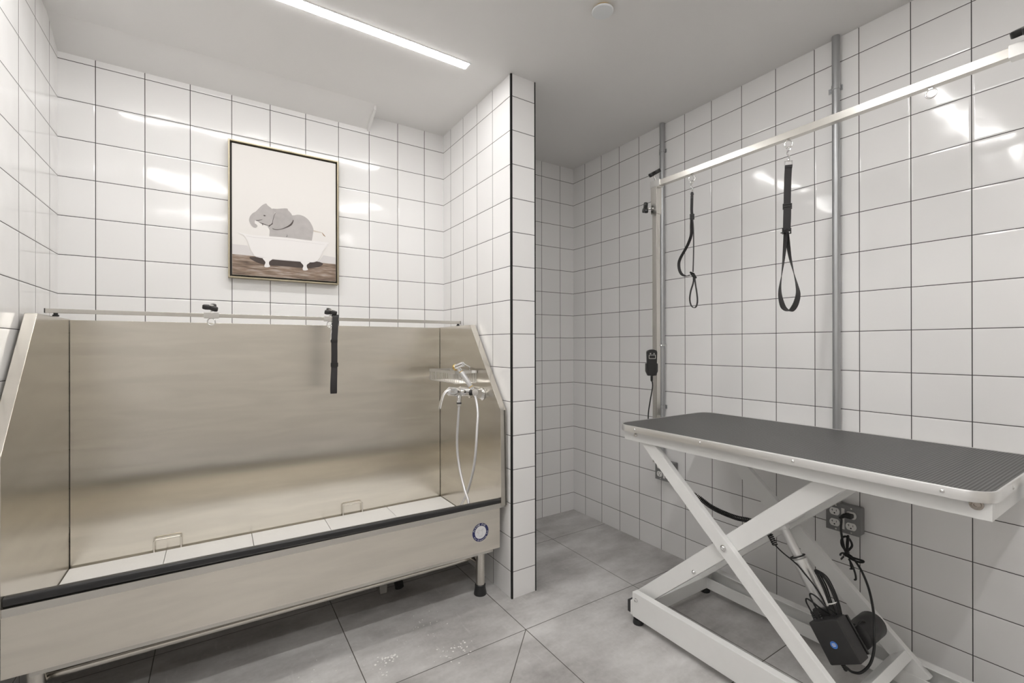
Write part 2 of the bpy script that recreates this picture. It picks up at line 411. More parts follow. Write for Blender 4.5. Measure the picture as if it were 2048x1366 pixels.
# sloped plaster bulkhead over the tub
so = MB().prism([(2.303, ZC + 0.002), (YB, 2.288), (YB, ZC + 0.002)], (XL, 0, 0), (0, 1, 0), (0, 0, 1), (1, 0, 0), 0.670 - XL)
so.prism([(2.318, ZC + 0.002), (2.322, ZC - 0.022), (YB, 2.279), (YB, ZC + 0.002)], (0.668, 0, 0), (0, 1, 0), (0, 0, 1), (1, 0, 0), 0.012)
struct(so.build('trim_3', 'ceiling'))

# ------------------------------------------------------------------ ceiling lights
def led(x0, x1, y, label, mat):
    r = root('linear_light', label, 'ceiling light', ((x0 + x1) / 2, y, ZC), 'linear lights recessed in the ceiling')
    MB().box((x0 + .002, y - 0.021, ZC - 0.004), (x1 - .002, y + 0.021, ZC + 0.001), 0.0015).build('diffuser', mat, r)
    f = MB()
    f.box((x0 - .003, y - .0245, ZC - .002), (x1 + .003, y - .0212, ZC + .001)); f.box((x0 - .003, y + .0212, ZC - .002), (x1 + .003, y + .0245, ZC + .001))
    f.box((x0 - .003, y - .0212, ZC - .002), (x0 + .0015, y + .0212, ZC + .001)); f.box((x1 - .0015, y - .0212, ZC - .002), (x1 + .003, y + .0212, ZC + .001))
    f.build('frame', 'cover_white', r)
led(-0.43, 0.920, 1.776, 'bright linear ceiling light over the steel dog tub', 'led')
led(-0.43, 1.280, 0.745, 'linear ceiling light second from the tub, over the middle of the room', 'led_boosted')
led(-0.43, 1.280, -0.300, 'linear ceiling light nearest the painted wall behind the viewer', 'led_boosted')

c = MB().lathe([(0.0385, 0), (0.0385, -0.004), (0.036, -0.006), (0, -0.006)], (1.175, 1.207, ZC - 0.009))
cp = root('sprinkler_cover', 'round white cover plate on the grey-white ceiling', 'sprinkler cover', (1.175, 1.207, ZC))
c.build('cover_plate', 'cover_white', cp)
MB().lathe([(0.030, 0.001), (0.030, -0.010)], (1.175, 1.207, ZC)).build('collar', 'brass', cp)

# ------------------------------------------------------------------ dog tub
tub = root('dog_wash_tub', 'stainless steel walk-up dog washing tub with tall splash panels standing in the tiled alcove', 'tub', (0.29, 2.09, 0))
xi0, xi1, xo0, xo1 = -0.482, 1.068, -0.512, 1.098
bp_ = MB().box((xi0 + .0018, 2.410, 0.262), (xi1 - .0018, 2.416, 1.2405), 0.001)
bp_.box((xi0 + .003, 2.412, 1.232), (xi1 - .003, 2.436, 1.2405), 0.0015)
bp_.build('back_panel', 'steel', tub)
for xa, xb, xin in ((xo0, xi0, 1), (xi1, xo1, -1)):
    pl = MB()
    pl.prism([(2.425, .416), (2.425, 1.2435), (2.040, 1.2435), (1.748, .846), (1.742, .416)], (xa, 0, 0), (0, 1, 0), (0, 0, 1), (1, 0, 0), xb - xa, 0.0016)
    pl.build('side_panel', 'steel_side', tub)
ba = MB()
ba.box((xi0 - .008, 1.79, .258), (xi1 + .010, 2.42, .264))
ba.box((xi0 - .008, 1.79, .258), (xi0 - .0005, 2.42, .418)); ba.box((xi1 + .0005, 1.79, .258), (xi1 + .010, 2.42, .418))
ba.box((xi0 - .008, 2.417, .258), (xi1 + .010, 2.424, .43))
ba.build('basin', 'steel_side', tub)
ap = MB().prism([(-.490, .2405), (1.078, .2195), (1.078, .4140), (-.490, .4180)], (0, 1.770, 0), (1, 0, 0), (0, 0, 1), (0, 1, 0), 0.018, 0.0015)
ap.build('front_apron', 'steel_apron', tub)
lp = MB().prism([(-.511, .4165), (1.0985, .4085), (1.0985, .4300), (-.511, .4400)], (0, 1.746, 0), (1, 0, 0), (0, 0, 1), (0, 1, 0), 0.046, 0.0015)
lp.build('front_lip', 'steel_bar', tub)
sgn = lambda v: math.copysign(abs(v) ** 0.55, v)
prof = [(0.0125 * sgn(math.cos(t)), 0.0130 * sgn(math.sin(t))) for t in [2 * PI * (i + .5) / 20 for i in range(20)]]
tr = MB().sweep([(xi0 + .001, 1.764, .4535), (0.0, 1.764, .4495), (0.6, 1.764, .4430), (xi1 + .004, 1.764, .4335)], prof, False, (0, 1, 0))
tr.build('edge_trim', 'rubber', tub)
bf = MB().prism([(-.440, .2195), (1.052, .2000), (1.052, .2230), (-.440, .2420)], (0, 1.789, 0), (1, 0, 0), (0, 0, 1), (0, 1, 0), 0.012)
bf.box((-.440, 1.80, .236), (1.052, 2.40, .258)); bf.build('bottom_frame', 'steel_bar', tub)
for lx, ly in ((-.436, 1.832), (1.011, 1.835), (-.436, 2.345), (1.011, 2.345)):
    lg = MB().cyl((lx, ly, 0.030), (lx, ly, 0.240), 0.0205).build('leg', 'steel_tube', tub)
    MB().lathe([(0.0285, 0), (0.0295, .004), (0.0270, .016), (0.0245, .030), (0.0245, .044), (0.0215, .047)], (lx, ly, 0)).build('foot', 'rubber', lg)
MB().tube([(-.436, 1.90, .152), (0.99, 1.90, .142)], 0.0115).build('cross_rail', 'steel_tube', tub)
for lx in (-.436, 1.000): MB().tube([(lx, 1.84, .145), (lx, 2.34, .145)], 0.0105).build('side_rail', 'steel_tube', tub)
for hx0, hx1 in ((-.2225, -.1315), (.532, .6265)):
    MB().tube(smooth_path([(hx0, 2.398, .27), (hx0, 2.392, .322), (hx0 + .004, 2.391, .3305), (hx0 + .012, 2.391, .3325), (hx1 - .012, 2.391, .3325), (hx1 - .004, 2.391, .3305), (hx1, 2.392, .322), (hx1, 2.398, .27)], 5), 0.0032).build('lift_handle', 'steel_tube', tub)
rl = MB().use('steel_bar').box((-.502, 2.200, 1.2545), (1.094, 2.2145, 1.2695), 0.0012)
rl.build('tether_rail', None, tub)
for bx in (-.476, 1.083): MB().lathe([(.009, 0), (.009, .006), (.006, .006), (.006, .0135)], (bx, 2.207, 1.2425)).build('rail_bolt', 'plastic', tub)
for bx in (-.5025, 1.0945): MB().box((bx - .0015, 2.1995, 1.254), (bx + .0015, 2.215, 1.270)).build('rail_end_cap', 'plastic', tub)
dr = MB().use('drain_grey').prism([(.598, .262), (.668, .262), (.655, .0), (.622, .0)], (0, 2.075, 0), (1, 0, 0), (0, 0, 1), (0, 1, 0), .07, .004)
dr.build('drain_pipe', None, tub)
MB().tube(smooth_path([(.700, 2.10, .262), (.703, 2.10, .14), (.708, 2.09, .06), (.705, 2.05, .022)], 6), .020).build('drain_hose', 'rubber', tub)
# round sticker on the apron
def text_mb(mb, ch, size, T):
    cu = bpy.data.curves.new('lettering', 'FONT'); cu.body = ch; cu.size = size; cu.align_x = 'CENTER'; cu.resolution_u = 3; cu.offset = size * 0.022
    ob = bpy.data.objects.new('lettering', cu); me = ob.to_mesh()
    mb.add([v.co.copy() for v in me.vertices], [tuple(p.vertices) for p in me.polygons], False, T)
    ob.to_mesh_clear(); bpy.data.objects.remove(ob); bpy.data.curves.remove(cu)
sx, sz, sy = 0.9768, 0.3115, 1.7698
st = MB().use('navy'); R0 = 0.0405
def disc(mb, cx, cz, r, y, n=40, sxx=1.0):
    mb.add([(cx + r * sxx * math.cos(2 * PI * i / n), y, cz + r * math.sin(2 * PI * i / n)) for i in range(n)], [tuple(range(n))])
disc(st, sx, sz, R0, sy - .0006); st.use('sticker_white'); disc(st, sx, sz, R0 * .70, sy - .0009)
def arc_text(mb, s, rad, a0, a1, size, flip=False):
    n = len(s)
    for i, ch in enumerate(s):
        if ch == ' ': continue
        a = a0 + (a1 - a0) * i / (n - 1)
        rot = a - PI / 2 if not flip else a + PI / 2
        cx, cz = sx + rad * math.cos(a), sz + rad * math.sin(a)
        ux, uz = math.cos(rot), math.sin(rot)
        Tm = Matrix(((ux, -uz, 0, cx), (0, 0, -1, sy - .0010), (uz, ux, 0, cz), (0, 0, 0, 1)))
        text_mb(mb, ch, size, Tm)
arc_text(st, 'FLYING PIG', R0 * .765, math.radians(163), math.radians(52), .0105)
arc_text(st, 'Pet Grooming Tub', R0 * .925, math.radians(210), math.radians(358), .0078, True)
st.use('sticker_line')
def line(mb, pts, w=.0006, y=sy - .0011, closed=False):
    P = [(sx + a * .001, y, sz + b * .001) for a, b in pts]
    mb.sweep(P, [(-w / 2, -.0001), (w / 2, -.0001), (w / 2, .0001), (-w / 2, .0001)], closed, (0, 1, 0))
def arcpts(cx, cy, rx, ry, a0, a1, n=16): return [(cx + rx * math.cos(math.radians(a0 + (a1 - a0) * i / n)), cy + ry * math.sin(math.radians(a0 + (a1 - a0) * i / n))) for i in range(n + 1)]
line(st, arcpts(0, -4, 10, 13, 0, 360, 24)); line(st, arcpts(-9, 4, 6.5, 7, 20, 300))
line(st, [(3, 5), (9, 14), (16, 17), (14, 9), (7, 2)]); line(st, [(6, 7), (11, 12)]); line(st, [(-7, 10), (-8, 15), (-4, 11)])
line(st, [(-4, -16), (-5, -20), (-1, -20), (-1, -17)]); line(st, [(4, -16), (4, -20), (8, -19), (7, -14)])
st.use('sticker_pink'); line(st, arcpts(-15, 3, 2.4, 2.8, 0, 360, 12), .0009)
st.build('sticker', None, tub)['label'] = 'round navy and white brand sticker'

# white plastic boards lying on the tub floor
edges = [-0.4805, -0.181, 0.130, 0.444, 0.754, 1.0665]
names = ['white ribbed plastic floor board at the left end of the tub',
         'white ribbed plastic floor board in the tub, second from the left end',
         'white ribbed plastic floor board in the middle of the tub floor',
         'white ribbed plastic floor board in the tub, second from the faucet end',
         'white ribbed plastic floor board at the right end of the tub under the hose']
b0 = root('floor_board', names[0], 'floor board', ((edges[0] + edges[1]) / 2, 2.10, .264), 'white boards lying on the tub floor')
MB().box((edges[0] + .001, 1.796, .2645), (edges[1] - .0012, 2.396, .2815), .0015).build('board', 'grate', b0)
for i in range(1, 5):
    o = b0.copy(); COL.objects.link(o); o.location.x = (edges[i] + edges[i + 1]) / 2; o['label'] = names[i]
    for ch in b0.children:
        d = ch.copy(); COL.objects.link(d); d.parent = o
        d.scale.x = (edges[i + 1] - edges[i] - .0022) / (edges[1] - edges[0] - .0022)

# ------------------------------------------------------------------ knobs, clamps, leash on the tub rail
def lobe(mb, c, ax, R, t, rot=0.0, bev=.003):
    ax = Vector(ax).normalized(); a = ax.orthogonal().normalized(); b = ax.cross(a)
    poly = []
    for i in range(36):
        th = 2 * PI * i / 36; r = R * (0.70 + 0.30 * math.cos(3 * (th - rot))); poly.append((r * math.cos(th), r * math.sin(th)))
    o = Vector(c) - ax * t / 2
    bm = bmesh.new(); lo = [bm.verts.new(o + a * x + b * y) for x, y in poly]; hi = [bm.verts.new(o + a * x + b * y + ax * t) for x, y in poly]
    bm.faces.new(lo[::-1]); bm.faces.new(hi)
    for i in range(36): bm.faces.new((lo[i], lo[(i + 1) % 36], hi[(i + 1) % 36], hi[i]))
    bmesh.ops.recalc_face_normals(bm, faces=list(bm.faces))
    bmesh.ops.bevel(bm, geom=[e for e in bm.edges if len(e.link_faces) == 2 and e.calc_face_angle(0) > 1.0], offset=bev, segments=2, affect='EDGES', profile=.5)
    mb.from_bm(bm, None, True)

def tub_clamp(x, rot, label):
    r = root('rail_clamp', label, 'clamp', (x, 2.207, 1.262), 'sliding clamps on the tub rail')
    sl = MB(); w = .0255
    sl.box((x - w, 2.1995, 1.2700), (x + w, 2.215, 1.2735), .0008); sl.box((x - w, 2.1995, 1.2505), (x + w, 2.215, 1.2540), .0008)
    sl.box((x - w, 2.1960, 1.2505), (x + w, 2.1995, 1.2735), .0008); sl.box((x - w, 2.215, 1.2505), (x + w, 2.2185, 1.2735), .0008)
    sl.build('sleeve', 'satin_chrome', r)
    k = MB(); lobe(k, (x, 2.205, 1.2945), (0.10, -0.42, 1), .031, .017, rot); kn = k.build('knob', 'plastic_matt', r)
    MB().lathe([(.008, 0), (.008, .0012), (0, .0015)], Vector((x, 2.205, 1.2945)) + Vector((.1, -.42, 1)).normalized() * .0086, (.1, -.42, 1)).build('knob_cap', 'satin_chrome', kn)
    MB().cyl((x, 2.207, 1.272), (x, 2.205, 1.289), .0045).build('shaft', 'chrome', r)
    MB().torus((x, 2.205, 1.2365), .0135, .0021, (0.25, 1, 0)).build('ring', 'chrome', r)
tub_clamp(-.021, 0.4, 'black knobbed rail clamp left of centre on the tub rail, its ring empty')
tub_clamp(.433, 0.9, 'black knobbed rail clamp on the tub rail with the black strap beside it')

def slider(mb, c, w, h, d, wdir=(1, 0, 0), up=(0, 0, 1)):
    """small three-bar buckle"""
    c, wd, up = Vector(c), Vector(wdir).normalized(), Vector(up).normalized(); n = wd.cross(up)
    for k in (-1, 0, 1): mb.beam(c - wd * w / 2 + up * k * h / 2, c + wd * w / 2 + up * k * h / 2, d, d, tuple(n))
    for k in (-1, 1): mb.beam(c + wd * k * w / 2 - up * (h / 2 + d / 2), c + wd * k * w / 2 + up * (h / 2 + d / 2), d, d, tuple(n))

ls = root('restraint_strap', 'short black nylon restraint strap looped over the steel tub rail', 'strap', (.452, 2.19, 1.27))
P = smooth_path([(.457, 2.222, 1.235), (.456, 2.223, 1.258), (.455, 2.221, 1.275), (.455, 2.207, 1.2815), (.455, 2.193, 1.276), (.454, 2.189, 1.258), (.450, 2.184, 1.21), (.447, 2.182, 1.16), (.4475, 2.184, 1.10), (.4475, 2.186, 1.05), (.447, 2.184, 1.02), (.4445, 2.178, .97), (.4445, 2.180, .930), (.4447, 2.189, .921), (.4455, 2.198, .930), (.4465, 2.200, .97), (.448, 2.192, 1.03), (.448, 2.1885, 1.05)], 6)
MB().ribbon(P, (1, -.05, 0), .0265, .0022).build('webbing', 'nylon', ls)
a = MB(); slider(a, (.4475, 2.1845, 1.052), .0285, .016, .003); a.build('slide_buckle', 'plastic', ls)
a = MB(); slider(a, (.446, 2.1815, 1.160), .0275, .010, .0025); a.build('keeper', 'plastic', ls)
a = MB().tube(smooth_path([(.437, 2.190, 1.2255), (.4345, 2.188, 1.214), (.437, 2.187, 1.205), (.434, 2.186, 1.192), (.4355, 2.185, 1.178), (.432, 2.184, 1.164)], 5), .0026)
a.torus((.4330, 2.191, 1.2290), .0050, .0019, (1, .3, 0)); a.build('snap_hook', 'chrome', ls)

# ------------------------------------------------------------------ soap basket on the right splash panel
bk = root('wire_basket', 'stainless wire soap basket fixed on the right splash panel above the faucet', 'basket', (1.008, 2.115, .955))
X0, X1, Y0, Y1, zt, zb = .946, 1.0655, 1.962, 2.270, 1.010, .957
rm = MB()
for (p, q) in (((X0, Y0), (X0, Y1)), ((X0, Y0), (X1, Y0)), ((X0, Y1), (X1, Y1))):
    rm.beam((*p, zt), (*q, zt), .0022, .013, (0, 0, 1))
rm.beam((X1 - .001, Y0, zt), (X1 - .001, Y1, zt), .0022, .013); rm.build('rim', 'satin_chrome', bk)
wr = MB()
for k in range(27):
    y = Y0 + .004 + (Y1 - Y0 - .008) * k / 26
    wr.tube([(X0, y, zt), (X0, y, zb + .006), (X0 + .006, y, zb), (X1 - .008, y, zb), (X1 - .002, y, zb + .006), (X1 - .002, y, zt)], .0012, 6)
for k in range(9):
    x = X0 + .008 + (X1 - X0 - .016) * k / 8
    wr.tube([(x, Y0, zt), (x, Y0, zb + .004)], .0012, 6); wr.tube([(x, Y1, zt), (x, Y1, zb + .004)], .0012, 6)
wr.build('wires', 'satin_chrome', bk)
MB().box((X0 + .002, Y0 + .002, zb - .0022), (X1 - .002, Y0 + .022, zb - .0008)).build('base_strip', 'satin_chrome', bk)
MB().box((X1 - .030, Y0 - .0025, zt - .005), (X1 - .009, Y0 - .0005, zt + .008), .0008).build('mount_plate', 'white_plastic', bk)

# ------------------------------------------------------------------ faucet
fa = root('faucet', 'chrome single lever faucet mounted on the right splash panel of the tub', 'faucet', (1.066, 1.95, .915))
fb = MB()
fb.lathe([(.030, 0), (.030, .004), (.024, .009), (.0185, .020), (.0185, .030)], (1.0665, 1.915, .905), (-1, 0, 0))
fb.build('wall_flange', 'chrome', fa)
fb = MB().lathe([(.030, 0), (.030, .004), (.024, .009), (.0185, .020), (.0185, .030)], (1.0665, 2.045, .905), (-1, 0, 0))
fb.build('wall_flange', 'chrome', fa)
fb = MB(); fb.cyl((1.032, 1.890, .912), (1.032, 2.065, .912), .0225, 28)
fb.lathe([(.018, 0), (.0225, .004), (.0225, .010)], (1.032, 1.880, .912), (0, 1, 0)); fb.build('mixer_body', 'chrome', fa)
fb = MB().lathe([(.0200, 0), (.0205, .03), (.0215, .05), (.0185, .056), (.0185, .060), (.0215, .064), (.0225, .090), (.0215, .112), (.012, .122), (0, .123)], (1.022, 1.948, .914), (-1, 0.06, .085))
fb.build('valve_body', 'chrome', fa)
L = smooth_path([(.925, 1.952, .9300), (.903, 1.954, .929), (.887, 1.956, .914), (.877, 1.957, .890), (.870, 1.958, .864), (.8655, 1.958, .846)], 6)
lv = MB().sweep(L, [(.0135 * math.cos(t), .0048 * math.sin(t)) for t in [2 * PI * i / 14 for i in range(14)]], False, (0.0, 1, 0)); lv.build('lever', 'chrome', fa)
hc = MB().use('chrome').lathe([(.0105, 0), (.0125, .004), (.0125, .026), (.010, .029)], (.958, 1.942, .870)); hc.cyl((.958, 1.942, .89), (.960, 1.944, .908), .0085)
hc.use('plastic').lathe([(.0112, 0), (.0128, .003), (.0112, .007)], (.958, 1.942, .8635)); hc.use('satin_chrome').lathe([(.0085, 0), (.0108, .002), (.0108, .0105)], (.958, 1.942, .853))
hc.build('hose_coupling', None, fa)
hd = MB().use('chrome').lathe([(.0, 0), (.0145, .001), (.0165, .005), (.0165, .022), (.012, .024)], (1.0045, 1.868, .9205), (0.35, 1, 0))
hd.use('plastic').lathe([(.0135, 0), (.0135, .012)], (.9985, 1.885, .918), (-.6, .7, 0)); hd.build('sprayer_holder', None, fa)

sp_ = root('hand_sprayer', 'chrome and brass hand sprayer with long silver hose hanging in the faucet holder', 'sprayer', (.990, 1.90, .94))
h0, h1 = Vector((.9985, 1.8905, .940)), Vector((.9545, 1.9250, 1.0240)); ax = (h1 - h0).normalized(); Ln = (h1 - h0).length
MB().lathe([(.0095, .008), (.0105, .012), (.0112, .03), (.0112, Ln - .014), (.0100, Ln - .010)], h0, ax).build('grip', 'grip', sp_)
gb = MB(); gb.lathe([(.0098, 0), (.0118, .001), (.0118, .004), (.0098, .005)], h0 + ax * .0045, ax); gb.build('brass_collar', 'brass', sp_); gb = MB(); gb.lathe([(.0098, 0), (.0112, .001), (.0112, .003), (.0098, .004)], h0 + ax * (Ln - .011), ax); gb.build('brass_collar', 'brass', sp_)
MB().lathe([(.0085, -.016), (.0095, -.010), (.0095, .005)], h0, ax).build('hose_nut', 'chrome', sp_)
hv = MB(); hv.lathe([(.0085, 0), (.0095, .006), (.0095, .026)], h1 - ax * .008, ax)
n0, n1 = Vector((.9555, 1.8960, 1.0520)), Vector((.9360, 1.9540, 1.0330)); nd = (n1 - n0).normalized()
hv.lathe([(.004, -.006), (.0105, -.003), (.0118, .002), (.0118, .042), (.0130, .046)], n0, nd); hv.build('spray_head', 'chrome', sp_)
MB().lathe([(.0130, .046), (.0155, .048), (.0155, .056), (.0125, .060), (0, .061)], n0, nd).build('nozzle', 'brass', sp_)
MB().tube(smooth_path([n0 - nd * .004 + Vector((0, 0, .004)), n0 - nd * .012 + Vector((.004, -.004, -.006)), (.9760, 1.8700, 1.040), (.9840, 1.8820, 1.025)], 5), .0024, 8).build('trigger', 'chrome', sp_)
hs = smooth_path([h0 - ax * .012, (1.008, 1.868, .890), (1.000, 1.835, .830), (.985, 1.815, .760), (.972, 1.800, .690), (.968, 1.808, .615), (.968, 1.836, .540), (.969, 1.882, .460), (.970, 1.935, .395), (.968, 1.985, .335), (.962, 1.985, .297), (.956, 1.925, .2885), (.950, 1.855, .2885), (.946, 1.812, .315), (.946, 1.812, .380), (.948, 1.832, .440), (.950, 1.868, .475), (.951, 1.915, .545), (.952, 1.946, .625), (.953, 1.954, .700), (.955, 1.946, .790), (.958, 1.942, .856)], 7)
MB().tube(hs, .0060, 12).build('hose', 'hose', sp_)

# ------------------------------------------------------------------ framed print
fr = root('framed_picture', 'framed print of a baby elephant in a white bathtub on the back wall', 'picture', (.278, YB, 1.76))
fx0, fx1, fz0, fz1, fy = .0405, .5152, 1.4480, 2.0730, YB - .036
g = MB(); w = .0065
for a_, b_ in (((fx0, fz0), (fx0 + w, fz1)), ((fx1 - w, fz0), (fx1, fz1)), ((fx0 + w, fz0), (fx1 - w, fz0 + w)), ((fx0 + w, fz1 - w), (fx1 - w, fz1))):
    g.box((a_[0], fy, a_[1]), (b_[0], YB - .001, b_[1]), .0008)
g.build('frame', 'gold', fr)
MB().box((fx0 + w, YB - .016, fz0 + w), (fx1 - w, YB - .002, fz1 - w)).build('liner', 'frame_black', fr)
cx0, cx1, cz0, cz1, cy = fx0 + .0148, fx1 - .0128, fz0 + .0150, fz1 - .0142, YB - .0305
cv = MB().use('canvas').box((cx0, cy, cz0), (cx1, YB - .017, cz1), .0008)
lay = [0]
def patch(mat, pts, scale=1e-4):
    lay[0] += 1; cv.use(mat); y = cy - .00012 * lay[0]
    cv.add([(p[0] * scale, y, p[1] * scale) for p in pts], [tuple(range(len(pts)))])
def soft(pts):   # smooth closed outline
    return [(p.x, p.y) for p in smooth_path([(a, b, 0) for a, b in pts], 4, True)]
patch('print_wood', [(cx0 * 1e4 + 6, cz0 * 1e4 + 6), (cx1 * 1e4 - 6, cz0 * 1e4 + 6), (cx1 * 1e4 - 6, 15512), (cx0 * 1e4 + 6, 15550)])
patch('print_shade', [(cx0 * 1e4 + 8, 16000), (1160, 16000), (1300, 15720), (1420, 15560), (cx0 * 1e4 + 8, 15552)]); patch('print_shade', [(cx1 * 1e4 - 8, 15850), (4440, 15900), (4300, 15700), (4180, 15530), (cx1 * 1e4 - 8, 15515)])
patch('print_brown', soft([(1255, 15487), (2199, 15500), (3191, 15500), (3870, 15520), (4172, 15560), (4418, 15473), (4172, 15286), (3631, 15182), (2759, 15187), (1979, 15176), (1519, 15270)]))
patch('print_tail', [(3900, 17117), (4083, 17070), (4327, 17038), (4383, 17012), (4327, 17005), (4053, 17011), (3900, 17030)])
patch('print_tuft', [(4352, 17031), (4389, 17013), (4512, 16882), (4534, 16825), (4435, 16888)])
patch('print_grey', soft([(1995, 17081), (2063, 16811), (2118, 16400), (2875, 16400), (3870, 16400), (3901, 16575), (3947, 16873), (3969, 17136), (3873, 17382), (3723, 17587), (3516, 17716), (3281, 17744), (3078, 17681), (2763, 17664), (2368, 17603)]))
patch('print_dark', [(1995, 17060), (2160, 17200), (2185, 17138), (2036, 16980)])
patch('print_grey', soft([(1914, 18057), (1982, 17976), (2174, 17837), (2271, 17712), (2229, 17488), (2174, 17199), (2008, 17036), (1872, 17078), (1737, 17105), (1602, 17162), (1495, 17208), (1455, 17171), (1455, 17064), (1508, 17026), (1562, 16957), (1508, 16873), (1402, 16874), (1296, 16981), (1230, 17153), (1257, 17339), (1363, 17508), (1496, 17620), (1630, 17795), (1765, 17955)]))
patch('print_dark', [(1482, 17215), (1602, 17238), (1764, 17285), (1750, 17262), (1600, 17205), (1500, 17192)])
patch('print_dark', [(1600, 17168), (1737, 17112), (1872, 17082), (2008, 17042), (2000, 17020), (1860, 17054), (1725, 17088)])
patch('print_dark', [(1740, 17110), (1790, 17100), (1782, 16985)])
patch('print_dark', [(1791, 17489), (1859, 17508), (1913, 17477), (1845, 17441)])
patch('print_dark', soft([(2190, 16940), (2210, 16895), (2367, 16880), (2592, 16948), (2876, 17095), (3019, 17227), (3085, 17420), (3040, 17440), (2876, 17200), (2592, 17000), (2367, 16930)]))
patch('print_light', soft([(2174, 17852), (2369, 17878), (2777, 17966), (2848, 17883), (2991, 17731), (3049, 17549), (3034, 17388), (2876, 17175), (2592, 16978), (2367, 16908), (2201, 16925), (2173, 17013), (2201, 17266), (2257, 17554), (2327, 17659), (2243, 17755)]))
patch('print_dark', [(2327, 17672), (2262, 17560), (2205, 17300), (2180, 17100), (2165, 17110), (2190, 17320), (2245, 17560), (2300, 17668)])
patch('print_dark', [(2790, 16760), (2815, 16640), (2775, 16590), (2760, 16590), (2795, 16650)])
patch('print_white', soft([(1020, 16488), (1414, 16440), (2761, 16481), (4543, 16464), (4449, 16183), (4326, 15874), (4142, 15594), (3870, 15485), (3191, 15467), (2199, 15462), (1546, 15502), (1387, 15653), (1255, 15912), (1150, 16233)]))
patch('print_white', soft([(800, 16550), (1020, 16530), (1414, 16510), (2761, 16566), (3633, 16558), (4667, 16555), (4667, 16512), (4512, 16460), (2761, 16470), (1414, 16427), (916, 16475), (800, 16520)]))
patch('print_shade', [(1100, 16440), (1414, 16412), (2761, 16458), (4480, 16440), (4480, 16428), (2761, 16442), (1414, 16394), (1100, 16424)])
patch('print_shade', [(1500, 15545), (2199, 15496), (3191, 15498), (3900, 15518), (4150, 15620), (3870, 15487), (3191, 15469), (2199, 15464), (1546, 15504)])
for fpts in ([(1775, 15495), (2171, 15490), (2047, 15353), (2033, 15228), (2074, 15123), (1978, 15068), (1856, 15072), (1842, 15148), (1883, 15306)],
             [(3395, 15487), (3795, 15494), (3675, 15353), (3675, 15224), (3720, 15115), (3601, 15063), (3497, 15080), (3483, 15175), (3512, 15306)]):
    patch('print_white', soft(fpts))
cv.use('canvas').build('canvas_print', None, fr)

# ------------------------------------------------------------------ conduits and sockets on the right wall
def conduit(y, ztop, zbot, straps, label):
    r = root('conduit_pipe', label, 'conduit', (XR - .020, y, zbot), 'steel conduits on the right wall')
    x = XR - .0185
    MB().cyl((x, y, zbot), (x, y, ztop), .0135, 24).build('pipe', 'galv', r)
    for z in straps:
        s_ = MB().lathe([(.0138, 0), (.0152, .001), (.0152, .019), (.0138, .020)], (x, y, z))
        s_.box((XR - .0045, y - .017, z), (XR - .0005, y + .032, z + .020), .0008)
        s_.lathe([(.0055, 0), (.0055, .003), (.003, .004)], (XR - .0045, y + .024, z + .010), (-1, 0, 0))
        s_.build('pipe_strap', 'galv', r)
conduit(1.655, ZC - .001, .512, (2.200, .790), 'galvanised steel conduit beside the far post of the overhead rack')
conduit(.8155, ZC - .001, .535, (2.148,), 'galvanised steel conduit behind the middle of the overhead bar')

def duplex(mb, y, z):
    x = XR - .0475
    prof = []
    for i in range(32):
        t = 2 * PI * i / 32; prof.append((.0172 * math.cos(t), max(-.0135, min(.0135, .0172 * math.sin(t)))))
    mb.use('white_plastic').prism(prof, (x, y, z), (0, -1, 0), (0, 0, 1), (-1, 0, 0), .0035)
    xs = x - .0036
    mb.use('slot')
    mb.box((xs - .0002, y + .0058, z + .0005), (xs + .001, y + .0074, z + .0085)); mb.box((xs - .0002, y + .0066, z + .0036), (xs + .001, y + .0112, z + .0054))
    mb.box((xs - .0002, y - .0074, z + .0010), (xs + .001, y - .0058, z + .0080))
    mb.lathe([(.0028, 0), (.0028, .001)], (xs + .0006, y, z - .0062), (-1, 0, 0), 12)
def socket_box(y, z, label, sticker):
    r = root('socket_box', label, 'socket', (XR, y, z), 'grey steel socket boxes on the right wall')
    MB().box((XR - .044, y - .0560, z - .0520), (XR - .0005, y + .0560, z + .0520), .006, seg=3).build('box', 'box_grey', r)
    cvp = MB().use('box_grey').box((XR - .0470, y - .0580, z - .0540), (XR - .0435, y + .0580, z + .0540), .0015)
    cvp.use('satin_chrome')
    for dy in (-.0285, .0230):
        for dz in (-.046, .046): cvp.lathe([(.003, 0), (.003, .001)], (XR - .0470, y + dy, z + dz), (-1, 0, 0), 10)
    cvp.build('cover', None, r)
    for dy in (-.0285, .0265):
        for dz in (-.0215, .0215):
            d = MB(); duplex(d, y + dy, z + dz); d.build('receptacle', None, r)
    if sticker: MB().box((XR - .0474, y - .0060, z - .040), (XR - .0470, y + .0045, z + .040)).build('label_strip', 'white_plastic', r)
    MB().cyl((XR - .0185, y + .031, z + .050), (XR - .0185, y + .031, z + .066), .0165, 16).build('connector', 'satin_chrome', r)
socket_box(.7845, .4660, 'grey four-outlet socket box with a plug in it, under the grooming table', True)
socket_box(1.6250, .4570, 'grey socket box half hidden behind the table leg, left of the other one', True)

